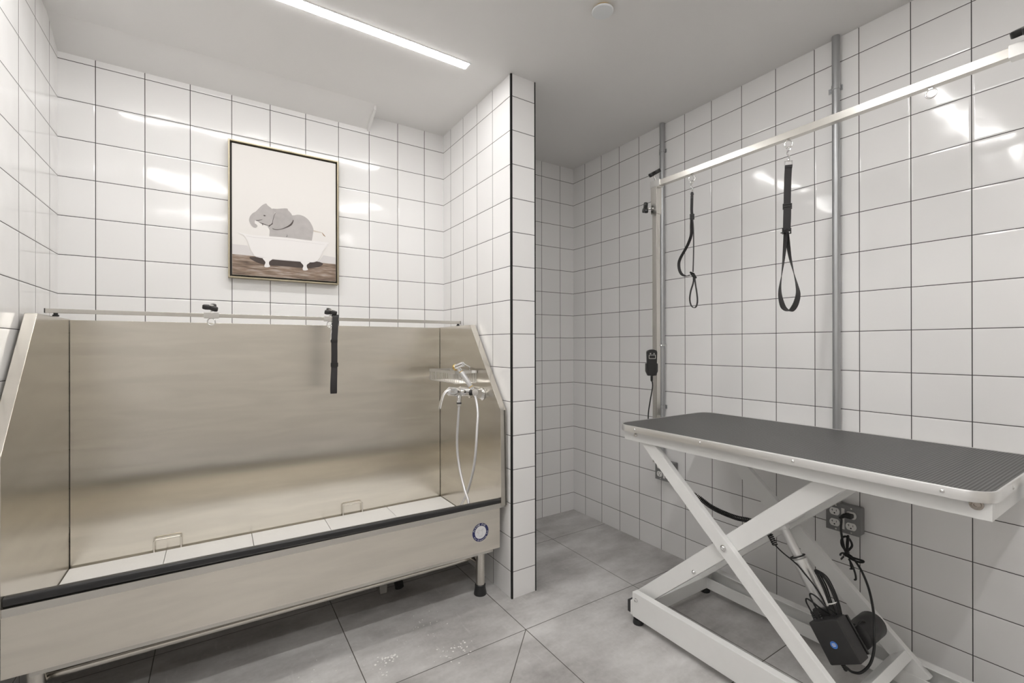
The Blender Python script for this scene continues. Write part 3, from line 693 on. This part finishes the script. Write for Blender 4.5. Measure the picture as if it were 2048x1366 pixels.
# ------------------------------------------------------------------ grooming table
gt = root('grooming_table', 'white electric scissor-lift grooming table with a black ribbed rubber top by the right wall', 'table', (1.68, .82, 0))
tx0, tx1, ty0, ty1, zt_ = 1.409, 2.018, .262, 1.3705, .8110
def rrect(x0, x1, y0, y1, r, n=8):
    out = []
    for cx, cy, a0 in ((x1 - r, y1 - r, 0), (x0 + r, y1 - r, 90), (x0 + r, y0 + r, 180), (x1 - r, y0 + r, 270)):
        for i in range(n + 1):
            t = math.radians(a0 + 90 * i / n); out.append((cx + r * math.cos(t), cy + r * math.sin(t)))
    return out
Z3 = ((1, 0, 0), (0, 1, 0), (0, 0, 1))
MB().prism(rrect(tx0 + .003, tx1 - .003, ty0 + .003, ty1 - .003, .052), (0, 0, zt_ - .022), *Z3, .0205).build('tabletop', 'mat_top', gt)
band = MB().sweep([(x, y, zt_ - .0125) for x, y in rrect(tx0 + .0015, tx1 - .0015, ty0 + .0015, ty1 - .0015, .054, 12)], [(-.0018, -.0125), (.0018, -.0125), (.0022, .0115), (.0008, .0130), (-.0008, .0130), (-.0018, .0115)], True, None)
band = MB()
pr = rrect(tx0 + .0015, tx1 - .0015, ty0 + .0015, ty1 - .0015, .054, 12); n_ = len(pr); vv = []; ff = []
cxm, cym = (tx0 + tx1) / 2, (ty0 + ty1) / 2
for i in range(n_):
    x, y = pr[i]; a_ = Vector(pr[(i + 1) % n_]) - Vector(pr[i - 1]); nx, ny = a_.y, -a_.x; l = math.hypot(nx, ny); nx, ny = nx / l, ny / l
    for off, z in ((.0020, zt_ - .0250), (.0022, zt_ - .002), (.0012, zt_), (-.0030, zt_), (-.0030, zt_ - .0250)): vv.append((x + nx * off, y + ny * off, z))
for i in range(n_):
    j = (i + 1) % n_
    for q in range(5): ff.append((i * 5 + q, j * 5 + q, j * 5 + (q + 1) % 5, i * 5 + (q + 1) % 5))
band.add(vv, ff, True); band.build('edge_band', 'alu', gt)
for y in (1.271, .975, .670, .3445):
    MB().lathe([(.0052, 0), (.0048, .0014), (.003, .0028), (0, .0032)], (tx0 - .0004, y, zt_ - .0125), (-1, 0, 0), 14).build('band_screw', 'chrome', gt)
MB().lathe([(.0052, 0), (.0048, .0014), (.003, .0028), (0, .0032)], (1.585, ty0 - .0004, zt_ - .0125), (0, -1, 0), 14).build('band_screw', 'chrome', gt)
fz0_, fz1_ = .7440, .7865
for a_, b_, nm in (((1.438, .268), (1.463, 1.352), 0), ((1.962, .268), (1.987, 1.352), 0), ((1.463, .268), (1.962, .293), 0), ((1.463, 1.327), (1.962, 1.352), 0)):
    MB().box((a_[0], a_[1], fz0_), (b_[0], b_[1], fz1_), .0025).build('top_frame_rail', 'white_metal', gt)
MB().box((1.455, .29, .780), (1.97, 1.33, .788)).build('underside', 'white_metal', gt)
M['nickel'] = simple('dark_nickel', (0.42, 0.38, 0.34), 0.25, 1.0)
def bolt(p, d, r=.009, parent=None, mat='chrome'):
    b = MB().lathe([(r, 0), (r, .002), (r * .72, .0025), (r * .72, .007), (r * .55, .0085), (r * .3, .0085), (r * .3, .005)], p, d, 18)
    return b.build('bolt', mat, parent)
bolt((1.4378, 1.289, .7720), (-1, 0, 0), .0085, gt); bolt((1.4378, .2935, .7770), (-1, 0, 0), .0125, gt, 'nickel')
# scissor legs
for x, w in ((1.4640, .050), (1.8850, .060)):
    MB().beam((x, 1.290, .7843), (x, .505, .0690), .024, w, (0, 0, 1), .003).build('scissor_leg', 'white_metal', gt)
for x in (1.4925, 1.8560):
    b = MB().beam((x, 1.300, .0885), (x, .560, .7768), .030, .060, (0, 0, 1), .003).build('scissor_leg', 'white_metal', gt)
bolt((1.4520, .9150, .4440), (-1, 0, 0), .0105, gt); bolt((1.4768, 1.0480, .3000), (-1, 0, 0), .0075, gt)
MB().cyl((1.455, .9150, .4430), (1.895, .9150, .4430), .010).build('pivot_rod', 'satin_chrome', gt)
MB().beam((1.505, .8560, .5050), (1.842, .8560, .5050), .035, .035, (0, 0.7, .7), .003).build('leg_crossbar', 'white_metal', gt)
MB().beam((1.475, .560, .1180), (1.875, .560, .1180), .055, .028, (0, .68, .73), .003).build('leg_crossbar', 'white_metal', gt)
# base
fr_ = MB().box((1.428, .185, .028), (1.433, 1.302, .1280), .0015); fr_.box((1.4325, .1855, .1228), (1.458, 1.3015, .1278), .0015); fr_.box((1.4325, .1855, .0282), (1.458, 1.3015, .033), .0015)
fr_.build('base_rail', 'white_metal', gt)
rr = MB().box((1.914, .185, .030), (1.919, 1.310, .118), .0015); rr.box((1.885, .1855, .1128), (1.9145, 1.3095, .1178), .0015); rr.box((1.8765, .1855, .0302), (1.9145, 1.3095, .036), .0015); rr.box((1.872, .185, .030), (1.877, 1.310, .078), .0015)
rr.build('base_rail', 'white_metal', gt)
MB().box((1.433, 1.262, .030), (1.914, 1.292, .085), .002).build('base_cross_rail', 'white_metal', gt)
MB().box((1.433, .195, .030), (1.914, .225, .085), .002).build('base_cross_rail', 'white_metal', gt)
MB().box((1.4240, 1.3015, .034), (1.4560, 1.3090, .092), .002).build('end_cap', 'white_metal', gt)
MB().box((1.4240, 1.3090, .040), (1.4560, 1.3240, .088), .002).build('bumper', 'rubber', gt)
for x, y in ((1.446, 1.286), (1.895, 1.286), (1.446, .21), (1.895, .21)):
    MB().lathe([(.021, 0), (.0225, .006), (.019, .020), (.008, .022), (.008, .031)], (x, y, 0), (0, 0, 1), 20).build('foot', 'rubber', gt)
bolt((1.4278, 1.2800, .1020), (-1, 0, 0), .0080, gt)
# actuator
A0, A1 = Vector((1.672, .8330, .5080)), Vector((1.672, .660, .205)); ad = (A1 - A0).normalized()
MB().cyl(A0, A0 + ad * .16, .0150).build('actuator_rod', 'alu_tube', gt)
MB().lathe([(.019, 0), (.0235, .003), (.0235, .20), (.022, .205)], A0 + ad * .115, ad).build('actuator_tube', 'alu_tube', gt)
cl = MB().beam(A0 - ad * .022, A0 + ad * .020, .034, .030, (1, 0, 0), .003); cl.build('clevis', 'white_metal', gt)
bolt(A0 + Vector((-.018, 0, 0)), (-1, 0, 0), .0085, gt)
MB().lathe([(.030, 0), (.0385, .003), (.0385, .060), (.039, .062), (.039, .122), (.036, .126), (0, .126)], (1.672, .610, .226), (1, 0, 0)).build('motor', 'plastic_matt', gt)
MB().beam(A0 + ad * .262 + Vector((.0, 0, 0)), A0 + ad * .382, .055, .062, (1, 0, 0), .008).build('gear_housing', 'plastic_matt', gt)
# control box, its face square to the actuator
e1 = Vector((0, -.845, .535)); e2 = Vector((0, -.525, -.851)); o_ = Vector((1.588, .7110, .2480))
e2 = (e2 - e1 * e2.dot(e1)).normalized()
Tm = Matrix(((0, 0, 1, o_.x), (e1.y, e2.y, 0, o_.y), (e1.z, e2.z, 0, o_.z), (0, 0, 0, 1)))
cb_ = MB().box((0, 0, 0), (.0965, .1200, .054), .005, Tm, 3).build('control_box', 'plastic_matt', gt)
MB().box((.004, .004, .054), (.100, .112, .062), .002, Tm).build('back_plate', 'plastic', gt)
sk = MB().use('blue'); ctr = Vector((.045, .066, -.0004))
sk.add([Tm @ (ctr + Vector((.0105 * math.cos(2 * PI * i / 28), .0105 * math.sin(2 * PI * i / 28), 0))) for i in range(28)], [tuple(range(28))])
sk.use('sticker_white')
for k, w_ in ((-.0035, .005), (0, .0062), (.0035, .0046)):
    sk.add([Tm @ (ctr + Vector((sx_, k + sy_, -.0003))) for sx_, sy_ in ((-w_, -.0009), (w_, -.0009), (w_, .0009), (-w_, .0009))], [(0, 1, 2, 3)])
sk.build('round_sticker', None, cb_)['label'] = 'small round blue sticker'
# cables on the box
cbl = MB()
def B(x, y, z=.027): return Tm @ Vector((x, y, z))
for k, (bx, hgt) in enumerate(((.012, .050), (.034, .062))):
    cbl.lathe([(.0062, 0), (.0062, .004), (.0048, .006), (.0058, .009), (.0044, .011), (.0054, .014), (.0040, .016), (.0048, .019), (.0034, .024)], B(bx, .001), -e2, 12)
    cbl.tube(smooth_path([B(bx, -.022), B(bx, -hgt), B(bx + .008, -hgt - .010), B(bx + .022, -hgt + .004), B(bx + .034, -.030), B(bx + .040, -.004, .05)], 7), .0026, 8)
cbl.build('motor_leads', 'cable', gt)
bun = MB()
for k in range(5):
    off = Vector((0, -.026, 0)) + Vector(((k - 2) * .0038, .002 * (k % 2), .0015 * ((k * 2) % 3)))
    bun.tube(smooth_path([Vector((1.630, .645, .250)) + off * .6, Vector((1.634, .686, .300)) + off, Vector((1.640, .715, .355)) + off * 1.2, Vector((1.640, .728, .388)) + off, Vector((1.646, .726, .398)) + off * .5, Vector((1.650, .708, .380)) + off, Vector((1.646, .676, .318)) + off, Vector((1.640, .650, .255)) + off * .6], 6), .0022, 7)
bun.build('cable_bundle', 'cable', gt)
MB().torus((1.639, .664, .318), .0135, .0020, tuple(ad), 20, 6).build('cable_tie', 'white_plastic', gt)
lead = smooth_path([(1.640, .638, .262), (1.660, .612, .262), (1.700, .606, .272), (1.715, .600, .259)], 7)
MB().tube(lead, .0026, 8).build('motor_cable', 'cable', gt)

# ------------------------------------------------------------------ overhead grooming arm
ga = root('leash_rack', 'stainless overhead rack with a long square bar on posts above the grooming table', 'leash rack', (1.70, .82, .62))
px, py0, py1 = 1.700, 1.4010, .2320
def post(y):
    MB().box((px - .0125, y - .0125, .600), (px + .0125, y + .0125, 1.850), .0012).build('post', 'steel_bar', ga)
post(py0); post(py1)
for y in (py0, py1):
    s_ = MB(); z0, z1 = 1.742, 1.866
    for a_, b_ in (((-.0165, -.0165), (-.0128, .0165)), ((.0128, -.0165), (.0165, .0165)), ((-.0128, -.0165), (.0128, -.0128)), ((-.0128, .0128), (.0128, .0165))):
        s_.box((px + a_[0], y + a_[1], z0), (px + b_[0], y + b_[1], z1), .0006)
    s_.build('post_sleeve', 'steel_bar', ga)
    h = MB(); q = .0162; yc0, yc1 = (y - .030, y + .022) if y > 1 else (y - .022, y + .052)
    for a_, b_ in (((-q, -q), (-.0128, q)), ((.0128, -q), (q, q)), ((-.0128, -q), (.0128, -.0128)), ((-.0128, .0128), (.0128, q))):
        h.box((px + a_[0], yc0, 1.8790 + a_[1]), (px + b_[0], yc1, 1.8790 + b_[1]), .0006)
    h.build('bar_clamp', 'satin_chrome', ga)
    top = MB(); kc = Vector((px, y, 1.8945)) + Vector((-.45, .06, 1)).normalized() * .037 + (Vector((0, 0, 0)) if y > 1 else Vector((-.020, .013, -.018))); lobe(top, kc, (-.60, .10, 1), .034, .017, .5)
    top.build('knob', 'plastic', ga)
    MB().lathe([(.010, 0), (.010, .006), (.0045, .008), (.0045, .033)], (px, y, 1.8935), (-.45, .06, 1), 14).build('knob_shaft', 'chrome', ga)
MB().box((px - .0122, .215, 1.8668), (px + .0122, 1.4140, 1.8912), .0010).build('crossbar', 'steel_bar', ga)
MB().box((px - .0155, 1.412, 1.864), (px + .0155, 1.4185, 1.894), .001).build('bar_end_cap', 'plastic', ga)
k2 = MB(); lobe(k2, (px - .042, py0 + .027, 1.7680), (.84, -.543, 0), .029, .016, 1.2); k2.build('knob', 'plastic', ga)
MB().lathe([(.008, 0), (.008, .008), (.0042, .010), (.0042, .034)], (px - .0115, py0 + .0075, 1.7680), (-.84, .543, 0), 14).build('knob_shaft', 'chrome', ga)
for y in (1.2120, .8210, .4370):
    rg = MB().torus((px, y, 1.8500), .0125, .0018, (.75, .66, 0) if y > .5 else (1, .12, 0)); rg.box((px - .004, y - .004, 1.8620), (px + .004, y + .004, 1.8672)); rg.build('ring', 'chrome', ga)
MB().tube(smooth_path([(px + .0125, py0 - .008, 1.139), (px + .022, py0 - .022, 1.136), (px + .038, py0 - .026, 1.137), (px + .046, py0 - .016, 1.144)], 5), .0024, 8).build('hook', 'chrome', ga)
MB().tube(smooth_path([(px - .0125, py1 + .004, 1.146), (px - .030, py1 + .006, 1.140), (px - .042, py1 + .012, 1.144), (px - .036, py1 + .020, 1.150), (px - .0125, py1 + .012, 1.152)], 5), .0026, 8).build('hook', 'plastic', ga)
for y, s in ((py0, -1), (py1, 1)):
    br = MB().box((px - .030, y + s * .0130, .690), (px + .030, y + s * .0180, .800 if y > 1 else .790), .002)
    br.box((px - .030, y - .0165, .690), (px - .0135, y + s * .0180 if s > 0 else y + .0165, .790), .002)
    br.build('post_bracket', 'satin_chrome' if y > 1 else 'white_metal', ga)
bolt((px - .0305, py1 - .0, .770), (-1, 0, 0), .010, ga)

# ------------------------------------------------------------------ grooming loops
def snap(mb, x, y, z):
    mb.torus((x, y, z), .0065, .0020, (.75, .66, 0), 20, 8)
    mb.tube(smooth_path([(x, y, z - .006), (x - .003, y + .003, z - .016), (x + .002, y - .002, z - .026), (x, y, z - .036)], 5), .0026, 8)
    mb.lathe([(.0036, 0), (.0048, .003), (.0048, .007), (.003, .010)], (x, y, z - .044), (0, 0, 1), 14)
    W = Vector((.66, -.75, 0))
    for k in (-1, 1): mb.beam(Vector((x, y, z - .042)) + W * .0118 * k, Vector((x, y, z - .060)) + W * .0118 * k, .003, .003, (1, 0, 0))
    mb.beam(Vector((x, y, z - .0435)) - W * .0130, Vector((x, y, z - .0435)) + W * .0130, .003, .003)
    mb.beam(Vector((x, y, z - .0600)) - W * .0130, Vector((x, y, z - .0600)) + W * .0130, .003, .003)
def snap_small(mb, x, y, z):
    mb.torus((x, y, z), .0060, .0018, (.75, .66, 0), 20, 8)
    mb.tube(smooth_path([(x, y, z - .006), (x - .003, y + .003, z - .018), (x + .002, y - .002, z - .030), (x, y, z - .046)], 5), .0026, 8)
    mb.torus((x, y, z - .053), .0068, .0020, (.75, .66, 0), 18, 8)
# wide loop
lw = root('grooming_loop', 'wide black nylon grooming loop hanging from the bar in front of the near conduit', 'grooming loop', (px, .8212, 1.85), 'grooming loops hanging from the overhead bar')
a = MB(); snap(a, px, .8212, 1.8330); a.build('snap_hook', 'chrome', lw)
W = (.62, -.78, 0)
s1 = smooth_path([(px, .8212, 1.774), (px, .8235, 1.735), (px, .8250, 1.690), (px, .8260, 1.640), (px, .8275, 1.590), (px, .8285, 1.545)], 5)
st_ = MB().ribbon(s1, W, .0225, .0022)
s1b = [p + Vector((-.0035, -.0030, 0)) for p in smooth_path([(px, .8262, 1.622), (px, .8268, 1.590), (px, .8285, 1.545)], 5)]
st_.ribbon(s1b, W, .0225, .0022); st_.build('webbing', 'nylon', lw)
lp_ = smooth_path([(px - .001, .8290, 1.550), (px + .004, .8255, 1.500), (px + .010, .8215, 1.450), (px + .013, .812, 1.400), (px + .012, .8000, 1.350), (px + .009, .7945, 1.315), (px + .004, .8020, 1.278), (px, .8170, 1.259), (px - .003, .8360, 1.270), (px - .006, .8450, 1.300), (px - .006, .8485, 1.335), (px - .005, .8440, 1.380), (px - .004, .8370, 1.440), (px - .003, .8320, 1.500), (px - .002, .8295, 1.550)], 7)
nL = len(lp_); wd = []
for i in range(nL):
    t = i / (nL - 1); ang = -0.55 + 1.15 * math.sin(PI * t) ** 2
    wd.append((math.cos(ang - .35), math.sin(ang - .35) * -1.0 + .0, 0.0))
MB().ribbon(lp_, wd, .0285, .0020).build('loop', 'nylon', lw)
for z, y in ((1.6300, .8262), (1.5430, .8285)):
    a = MB(); slider(a, (px - .001, y - .001, z), .025, .017, .0035, W); a.build('slide_buckle', 'plastic', lw)
MB().box((px - .024, .8300, 1.5340), (px - .004, .8380, 1.5370), .001).build('strap_tab', 'plastic', lw)
MB().beam((px - .0072, .8302, 1.771), (px + .0072, .8122, 1.771), .005, .010).build('stitched_end', 'nylon', lw)
# narrow loop
ln = root('grooming_loop', 'thin tangled black grooming loop hanging from the bar near the far post', 'grooming loop', (px, 1.2120, 1.85), 'grooming loops hanging from the overhead bar')
a = MB(); snap_small(a, px, 1.2120, 1.8350); a.build('snap_hook', 'chrome', ln)
W2 = (.70, -.60, .0)
n1 = MB().ribbon(smooth_path([(px, 1.2121, 1.782), (px, 1.2130, 1.745), (px, 1.2140, 1.715), (px + .001, 1.2125, 1.692), (px + .002, 1.2095, 1.680)], 6), W2, .0115, .0022)
n1.ribbon(smooth_path([(px, 1.2130, 1.690), (px, 1.2150, 1.650), (px, 1.2165, 1.610), (px, 1.2310, 1.575), (px, 1.2480, 1.550), (px, 1.2700, 1.520), (px, 1.2785, 1.498), (px, 1.2760, 1.470), (px, 1.2640, 1.448), (px, 1.2430, 1.4370), (px, 1.2230, 1.4390)], 7), [(.8, -.5, .15)] * 71, .0125, .0020)
n1.ribbon(smooth_path([(px + .002, 1.2120, 1.690), (px + .002, 1.2075, 1.640), (px + .002, 1.2060, 1.580), (px + .001, 1.2060, 1.520), (px, 1.2080, 1.450)], 6), (.9, .3, 0), .0105, .0020)
n1.ribbon(smooth_path([(px, 1.2030, 1.425), (px, 1.2080, 1.400), (px, 1.2190, 1.370), (px, 1.2240, 1.338), (px, 1.2190, 1.312), (px, 1.2060, 1.298), (px, 1.1930, 1.302), (px, 1.1870, 1.325), (px, 1.1900, 1.360), (px, 1.1960, 1.395), (px, 1.2000, 1.425)], 7), (.95, .2, 0), .0115, .0020)
n1.build('webbing', 'nylon', ln)
a = MB(); slider(a, (px, 1.2120, 1.686), .014, .020, .004, W2); a.build('slide_buckle', 'plastic', ln)
a = MB(); slider(a, (px, 1.2070, 1.437), .014, .022, .005, (.6, -.5, -.35), (0.1, .55, .8)); a.build('slide_buckle', 'plastic', ln)
MB().beam((px, 1.2121, 1.791), (px, 1.2123, 1.762), .010, .006, (1, .8, 0)).build('stitched_end', 'nylon', ln)
MB().lathe([(.0035, 0), (.0048, .004), (.0048, .018), (.003, .022)], (px, 1.2035, 1.4120), (0, 0, 1), 12).build('cord_stop', 'plastic', ln)

# ------------------------------------------------------------------ hand remote with coiled lead
rm_ = root('hand_remote', 'black hand remote with coiled lead clipped to the far post of the overhead rack', 'remote control', (1.672, 1.392, 1.06))
# local frame: face towards the room (-X, slightly -Y)
fn = Vector((-.60, -.80, 0)).normalized(); fs = Vector((fn.y, -fn.x, 0)); oc = Vector((1.661, 1.396, 1.060))
def RF(a, b, c): return oc + fs * a + Vector((0, 0, 1)) * b + fn * c
def rem_outline(w0, w1, h0, h1, n=10):
    pts = []
    for i in range(n + 1):
        t = PI * i / n; pts.append((w1 * math.cos(t), h1 - w1 * .55 + w1 * .55 * math.sin(t)))
    for i in range(n + 1):
        t = PI + PI * i / n; pts.append((w0 * math.cos(t), h0 + w0 + w0 * math.sin(t)))
    return pts
MB().prism(rem_outline(.0205, .0235, -.062, .060), oc - fn * .010, fs, (0, 0, 1), fn, .022, .004, True).build('body', 'plastic', rm_)
MB().prism([(-.027, -.004), (-.027, -.040), (-.018, -.060), (.018, -.060), (.027, -.040), (.027, -.004)], oc - fn * .012, fs, (0, 0, 1), fn, .018, .002).build('holder', 'plastic_matt', rm_)
lb = MB().use('satin_chrome'); wv = .0018
for p, q in ((( -.014, .034), (.014, .034)), ((-.014, .018), (.014, .018)), ((-.014, .018), (-.014, .034)), ((.014, .018), (.014, .034)), ((-.011, .038), (-.008, .043)), ((-.008, .043), (-.005, .038)), ((.005, .042), (.011, .042)), ((.005, .042), (.008, .038)), ((.008, .038), (.011, .042))):
    lb.beam(RF(p[0], p[1], .0122), RF(q[0], q[1], .0122), wv, .0004, tuple(fn))
lb.build('button_panel', None, rm_)
MB().lathe([(.0055, 0), (.0055, .020), (.0035, .024)], RF(.0, -.062, 0), (0, 0, -1), 12).build('strain_relief', 'cable', rm_)
cord = smooth_path([RF(0, -.080, 0), (1.668, 1.397, .950), (1.660, 1.405, .880), (1.656, 1.412, .815), (1.656, 1.405, .740), (1.664, 1.360, .640), (1.682, 1.285, .560), (1.696, 1.215, .517)], 8)
MB().tube(cord, .0027, 8).build('lead', 'cable', rm_)
def helix(path, R, turns, wire, taper=0.12):
    P = smooth_path(path, 40); n = len(P); m = turns * 14; pts = []
    # resample along the path
    ds = [0.0]
    for i in range(1, n): ds.append(ds[-1] + (P[i] - P[i - 1]).length)
    Lt = ds[-1]; j = 0
    for k in range(m + 1):
        s = Lt * k / m
        while j < n - 2 and ds[j + 1] < s: j += 1
        f = (s - ds[j]) / max(1e-9, ds[j + 1] - ds[j]); c = P[j].lerp(P[j + 1], f); t = (P[j + 1] - P[j]).normalized()
        a = t.cross(Vector((1, 0, 0))).normalized(); b = t.cross(a)
        u = k / m; rr_ = R * min(1, u / taper + .25, 1.0)
        th = 2 * PI * turns * u; pts.append(c + (a * math.cos(th) + b * math.sin(th)) * rr_)
    return MB().tube(pts, wire, 6)
helix([(1.697, 1.205, .512), (1.700, 1.165, .490), (1.700, 1.108, .4710), (1.700, 1.023, .4640), (1.700, .960, .4700), (1.699, .915, .462), (1.690, .885, .448), (1.680, .860, .420)], .0078, 56, .0023).build('coiled_lead', 'cable', rm_)
MB().tube(smooth_path([(1.680, .858, .418), (1.674, .830, .405), (1.648, .775, .396), (1.646, .745, .372), (1.645, .715, .345), (1.642, .690, .315), (1.632, .655, .250)], 7), .0022, 8).build('lead', 'cable', rm_)
MB().torus((1.672, .782, .412), .0245, .0022, tuple(ad), 24, 6).build('lead_wrap', 'cable', rm_)

# ------------------------------------------------------------------ power cord from socket to table
pc = root('power_cord', 'black power cord with a bundled loop hanging from the socket box under the table', 'power cord', (2.02, .764, .487))
pg = MB().box((XR - .078, .7450, .4800), (XR - .0505, .7720, .4960), .004); pg.lathe([(.008, 0), (.007, .010), (.0045, .022)], (XR - .068, .770, .487), (0, .75, -.65), 12); pg.build('plug', 'cable', pc)
path = [(2.006, .7830, .4740), (2.01, 0.7808, 0.4661), (2.004, 0.7802, 0.4293), (2.008, 0.7752, 0.3823), (2.006, 0.7646, 0.3486), (2.0, 0.7413, 0.3401), (1.96, 0.7002, 0.3209), (1.88, 0.6528, 0.3103), (1.8, 0.6142, 0.301), (1.725, 0.5822, 0.2841), (1.69, 0.5692, 0.2483), (1.68, 0.5672, 0.2071), (1.66, 0.5706, 0.1701), (1.64, 0.5865, 0.1426), (1.628, 0.6041, 0.1382), (1.62, 0.6155, 0.1467), (1.617, .6200, .1480)]
MB().tube(smooth_path(path, 8), .0038, 10).build('cord', 'cable', pc)
lo_ = MB()
lo_.tube(smooth_path([(2.010, .7640, .350), (2.012, .7790, .366), (2.014, .7830, .384), (2.014, .7760, .402), (2.014, .7630, .406), (2.014, .7520, .394), (2.014, .7480, .378), (2.013, .7560, .362), (2.010, .7640, .350)], 6), .0038, 10)
lo_.tube(smooth_path([(2.008, .7620, .346), (2.012, .7640, .375), (2.013, .7615, .408), (2.010, .7585, .408), (2.008, .7600, .375), (2.006, .7610, .342)], 6), .0038, 10)
lo_.tube(smooth_path([(2.006, .7720, .338), (2.004, .7640, .340), (1.998, .7450, .334), (1.992, .7200, .334), (1.990, .7060, .339), (1.992, .7040, .343), (1.996, .7150, .342), (2.000, .7400, .340), (2.004, .7580, .342)], 6), .0038, 10)
lo_.tube(smooth_path([(2.004, .7600, .342), (2.002, .7720, .345), (1.998, .7790, .340), (1.994, .7790, .334)], 6), .0034, 8)
lo_.tube(smooth_path([(1.996, .7520, .332), (1.990, .7380, .314), (1.984, .7270, .290), (1.982, .7240, .272), (1.984, .7290, .266)], 6), .0034, 8)
lo_.build('tied_loop', 'cable', pc)
tw = MB().box((2.000, .7560, .334), (2.016, .7680, .352), .002); tw.beam((1.996, .7680, .336), (1.992, .7760, .322), .012, .003); tw.beam((1.992, .7460, .324), (1.988, .7400, .300), .004, .004); tw.beam((1.988, .7440, .300), (1.986, .7360, .303), .008, .004); tw.build('twist_tie', 'cable', pc)
MB().lathe([(.0068, 0), (.0068, .004), (.0052, .006), (.0062, .009), (.0048, .011), (.0056, .014), (.0042, .020)], (1.6135, .6240, .1560), (.25, -.30, -.85), 12).build('strain_relief', 'cable', pc)

# ------------------------------------------------------------------ dried flakes on the floor (uncountable)
fl = MB()
def flake(x, y, s):
    n = random.randint(4, 6); a0 = random.random() * 6.28
    h_ = random.uniform(.0006, .0018)
    pts = [(x + s * random.uniform(.5, 1.2) * math.cos(a0 + 2 * PI * i / n), y + s * random.uniform(.5, 1.2) * math.sin(a0 + 2 * PI * i / n), h_) for i in range(n)]
    lo = [(p[0], p[1], .0001) for p in pts]
    fl.add(lo + pts, [tuple(range(n))[::-1], tuple(range(n, 2 * n))] + [(i, (i + 1) % n, n + (i + 1) % n, n + i) for i in range(n)])
for cx, cy, sx_, sy_, cnt, s0 in ((.520, 1.640, .022, .012, 30, .0046), (.480, 1.580, .012, .022, 9, .0036), (.735, 1.540, .040, .030, 34, .0036), (.700, 1.760, .050, .035, 18, .0026), (.340, 1.70, .06, .05, 10, .0026), (.62, 1.66, .10, .06, 10, .0018)):
    for _ in range(cnt): flake(random.gauss(cx, sx_), random.gauss(cy, sy_), s0 * random.uniform(.4, 1.2))
tag(fl.build('soap_flakes', 'flake', None, (.60, 1.64, 0)), 'scattered dried white flakes on the grey floor in front of the tub', 'flakes', None, 'stuff')

# ------------------------------------------------------------------ a few part labels
PART_LABELS = {'tabletop': 'ribbed black rubber top', 'edge_trim': 'black rubber edge strip', 'nozzle': 'brass nozzle', 'control_box': 'black control box',
               'motor': 'black round motor', 'actuator_rod': 'silver lift rod', 'actuator_tube': 'silver lift tube', 'tether_rail': 'square steel rail across the tub top',
               'drain_hose': 'black drain hose', 'bumper': 'black bumper pad', 'mount_plate': 'white mounting plate', 'receptacle': 'white socket face'}
for o in list(COL.objects):
    k = o.name.split('.')[0]
    if o.parent and k in PART_LABELS: o['label'] = PART_LABELS[k]

# ------------------------------------------------------------------ camera and world
cam = bpy.data.cameras.new('camera'); co = bpy.data.objects.new('camera', cam); COL.objects.link(co)
cam.sensor_width = 36; cam.sensor_fit = 'HORIZONTAL'; cam.lens = 910.251 * 36 / 2048; cam.shift_y = 8.2816 / 2048; cam.clip_start = .02
yaw, pitch, roll = 0.5742, 0.0006, -0.0018
c_, s_ = math.cos(yaw), math.sin(yaw); right = Vector((c_, -s_, 0)); fwd = Vector((s_, c_, 0)); up = Vector((0, 0, 1))
f2 = fwd * math.cos(pitch) + up * math.sin(pitch); u2 = up * math.cos(pitch) - fwd * math.sin(pitch)
r3 = right * math.cos(roll) + u2 * math.sin(roll); u3 = u2 * math.cos(roll) - right * math.sin(roll)
co.matrix_world = Matrix(((r3.x, u3.x, -f2.x, 0), (r3.y, u3.y, -f2.y, 0), (r3.z, u3.z, -f2.z, 1.1366), (0, 0, 0, 1)))
S.camera = co
w = bpy.data.worlds.new('world'); w.use_nodes = True; w.node_tree.nodes['Background'].inputs[0].default_value = (.8, .8, .8, 1); w.node_tree.nodes['Background'].inputs[1].default_value = 0.05; S.world = w
S.view_settings.view_transform = 'Standard'; S.view_settings.look = 'None'; S.view_settings.gamma = 1; S.view_settings.use_curve_mapping = False
S.view_settings.exposure = 0.70
S.cycles.max_bounces = 12; S.cycles.diffuse_bounces = 6; S.cycles.glossy_bounces = 6
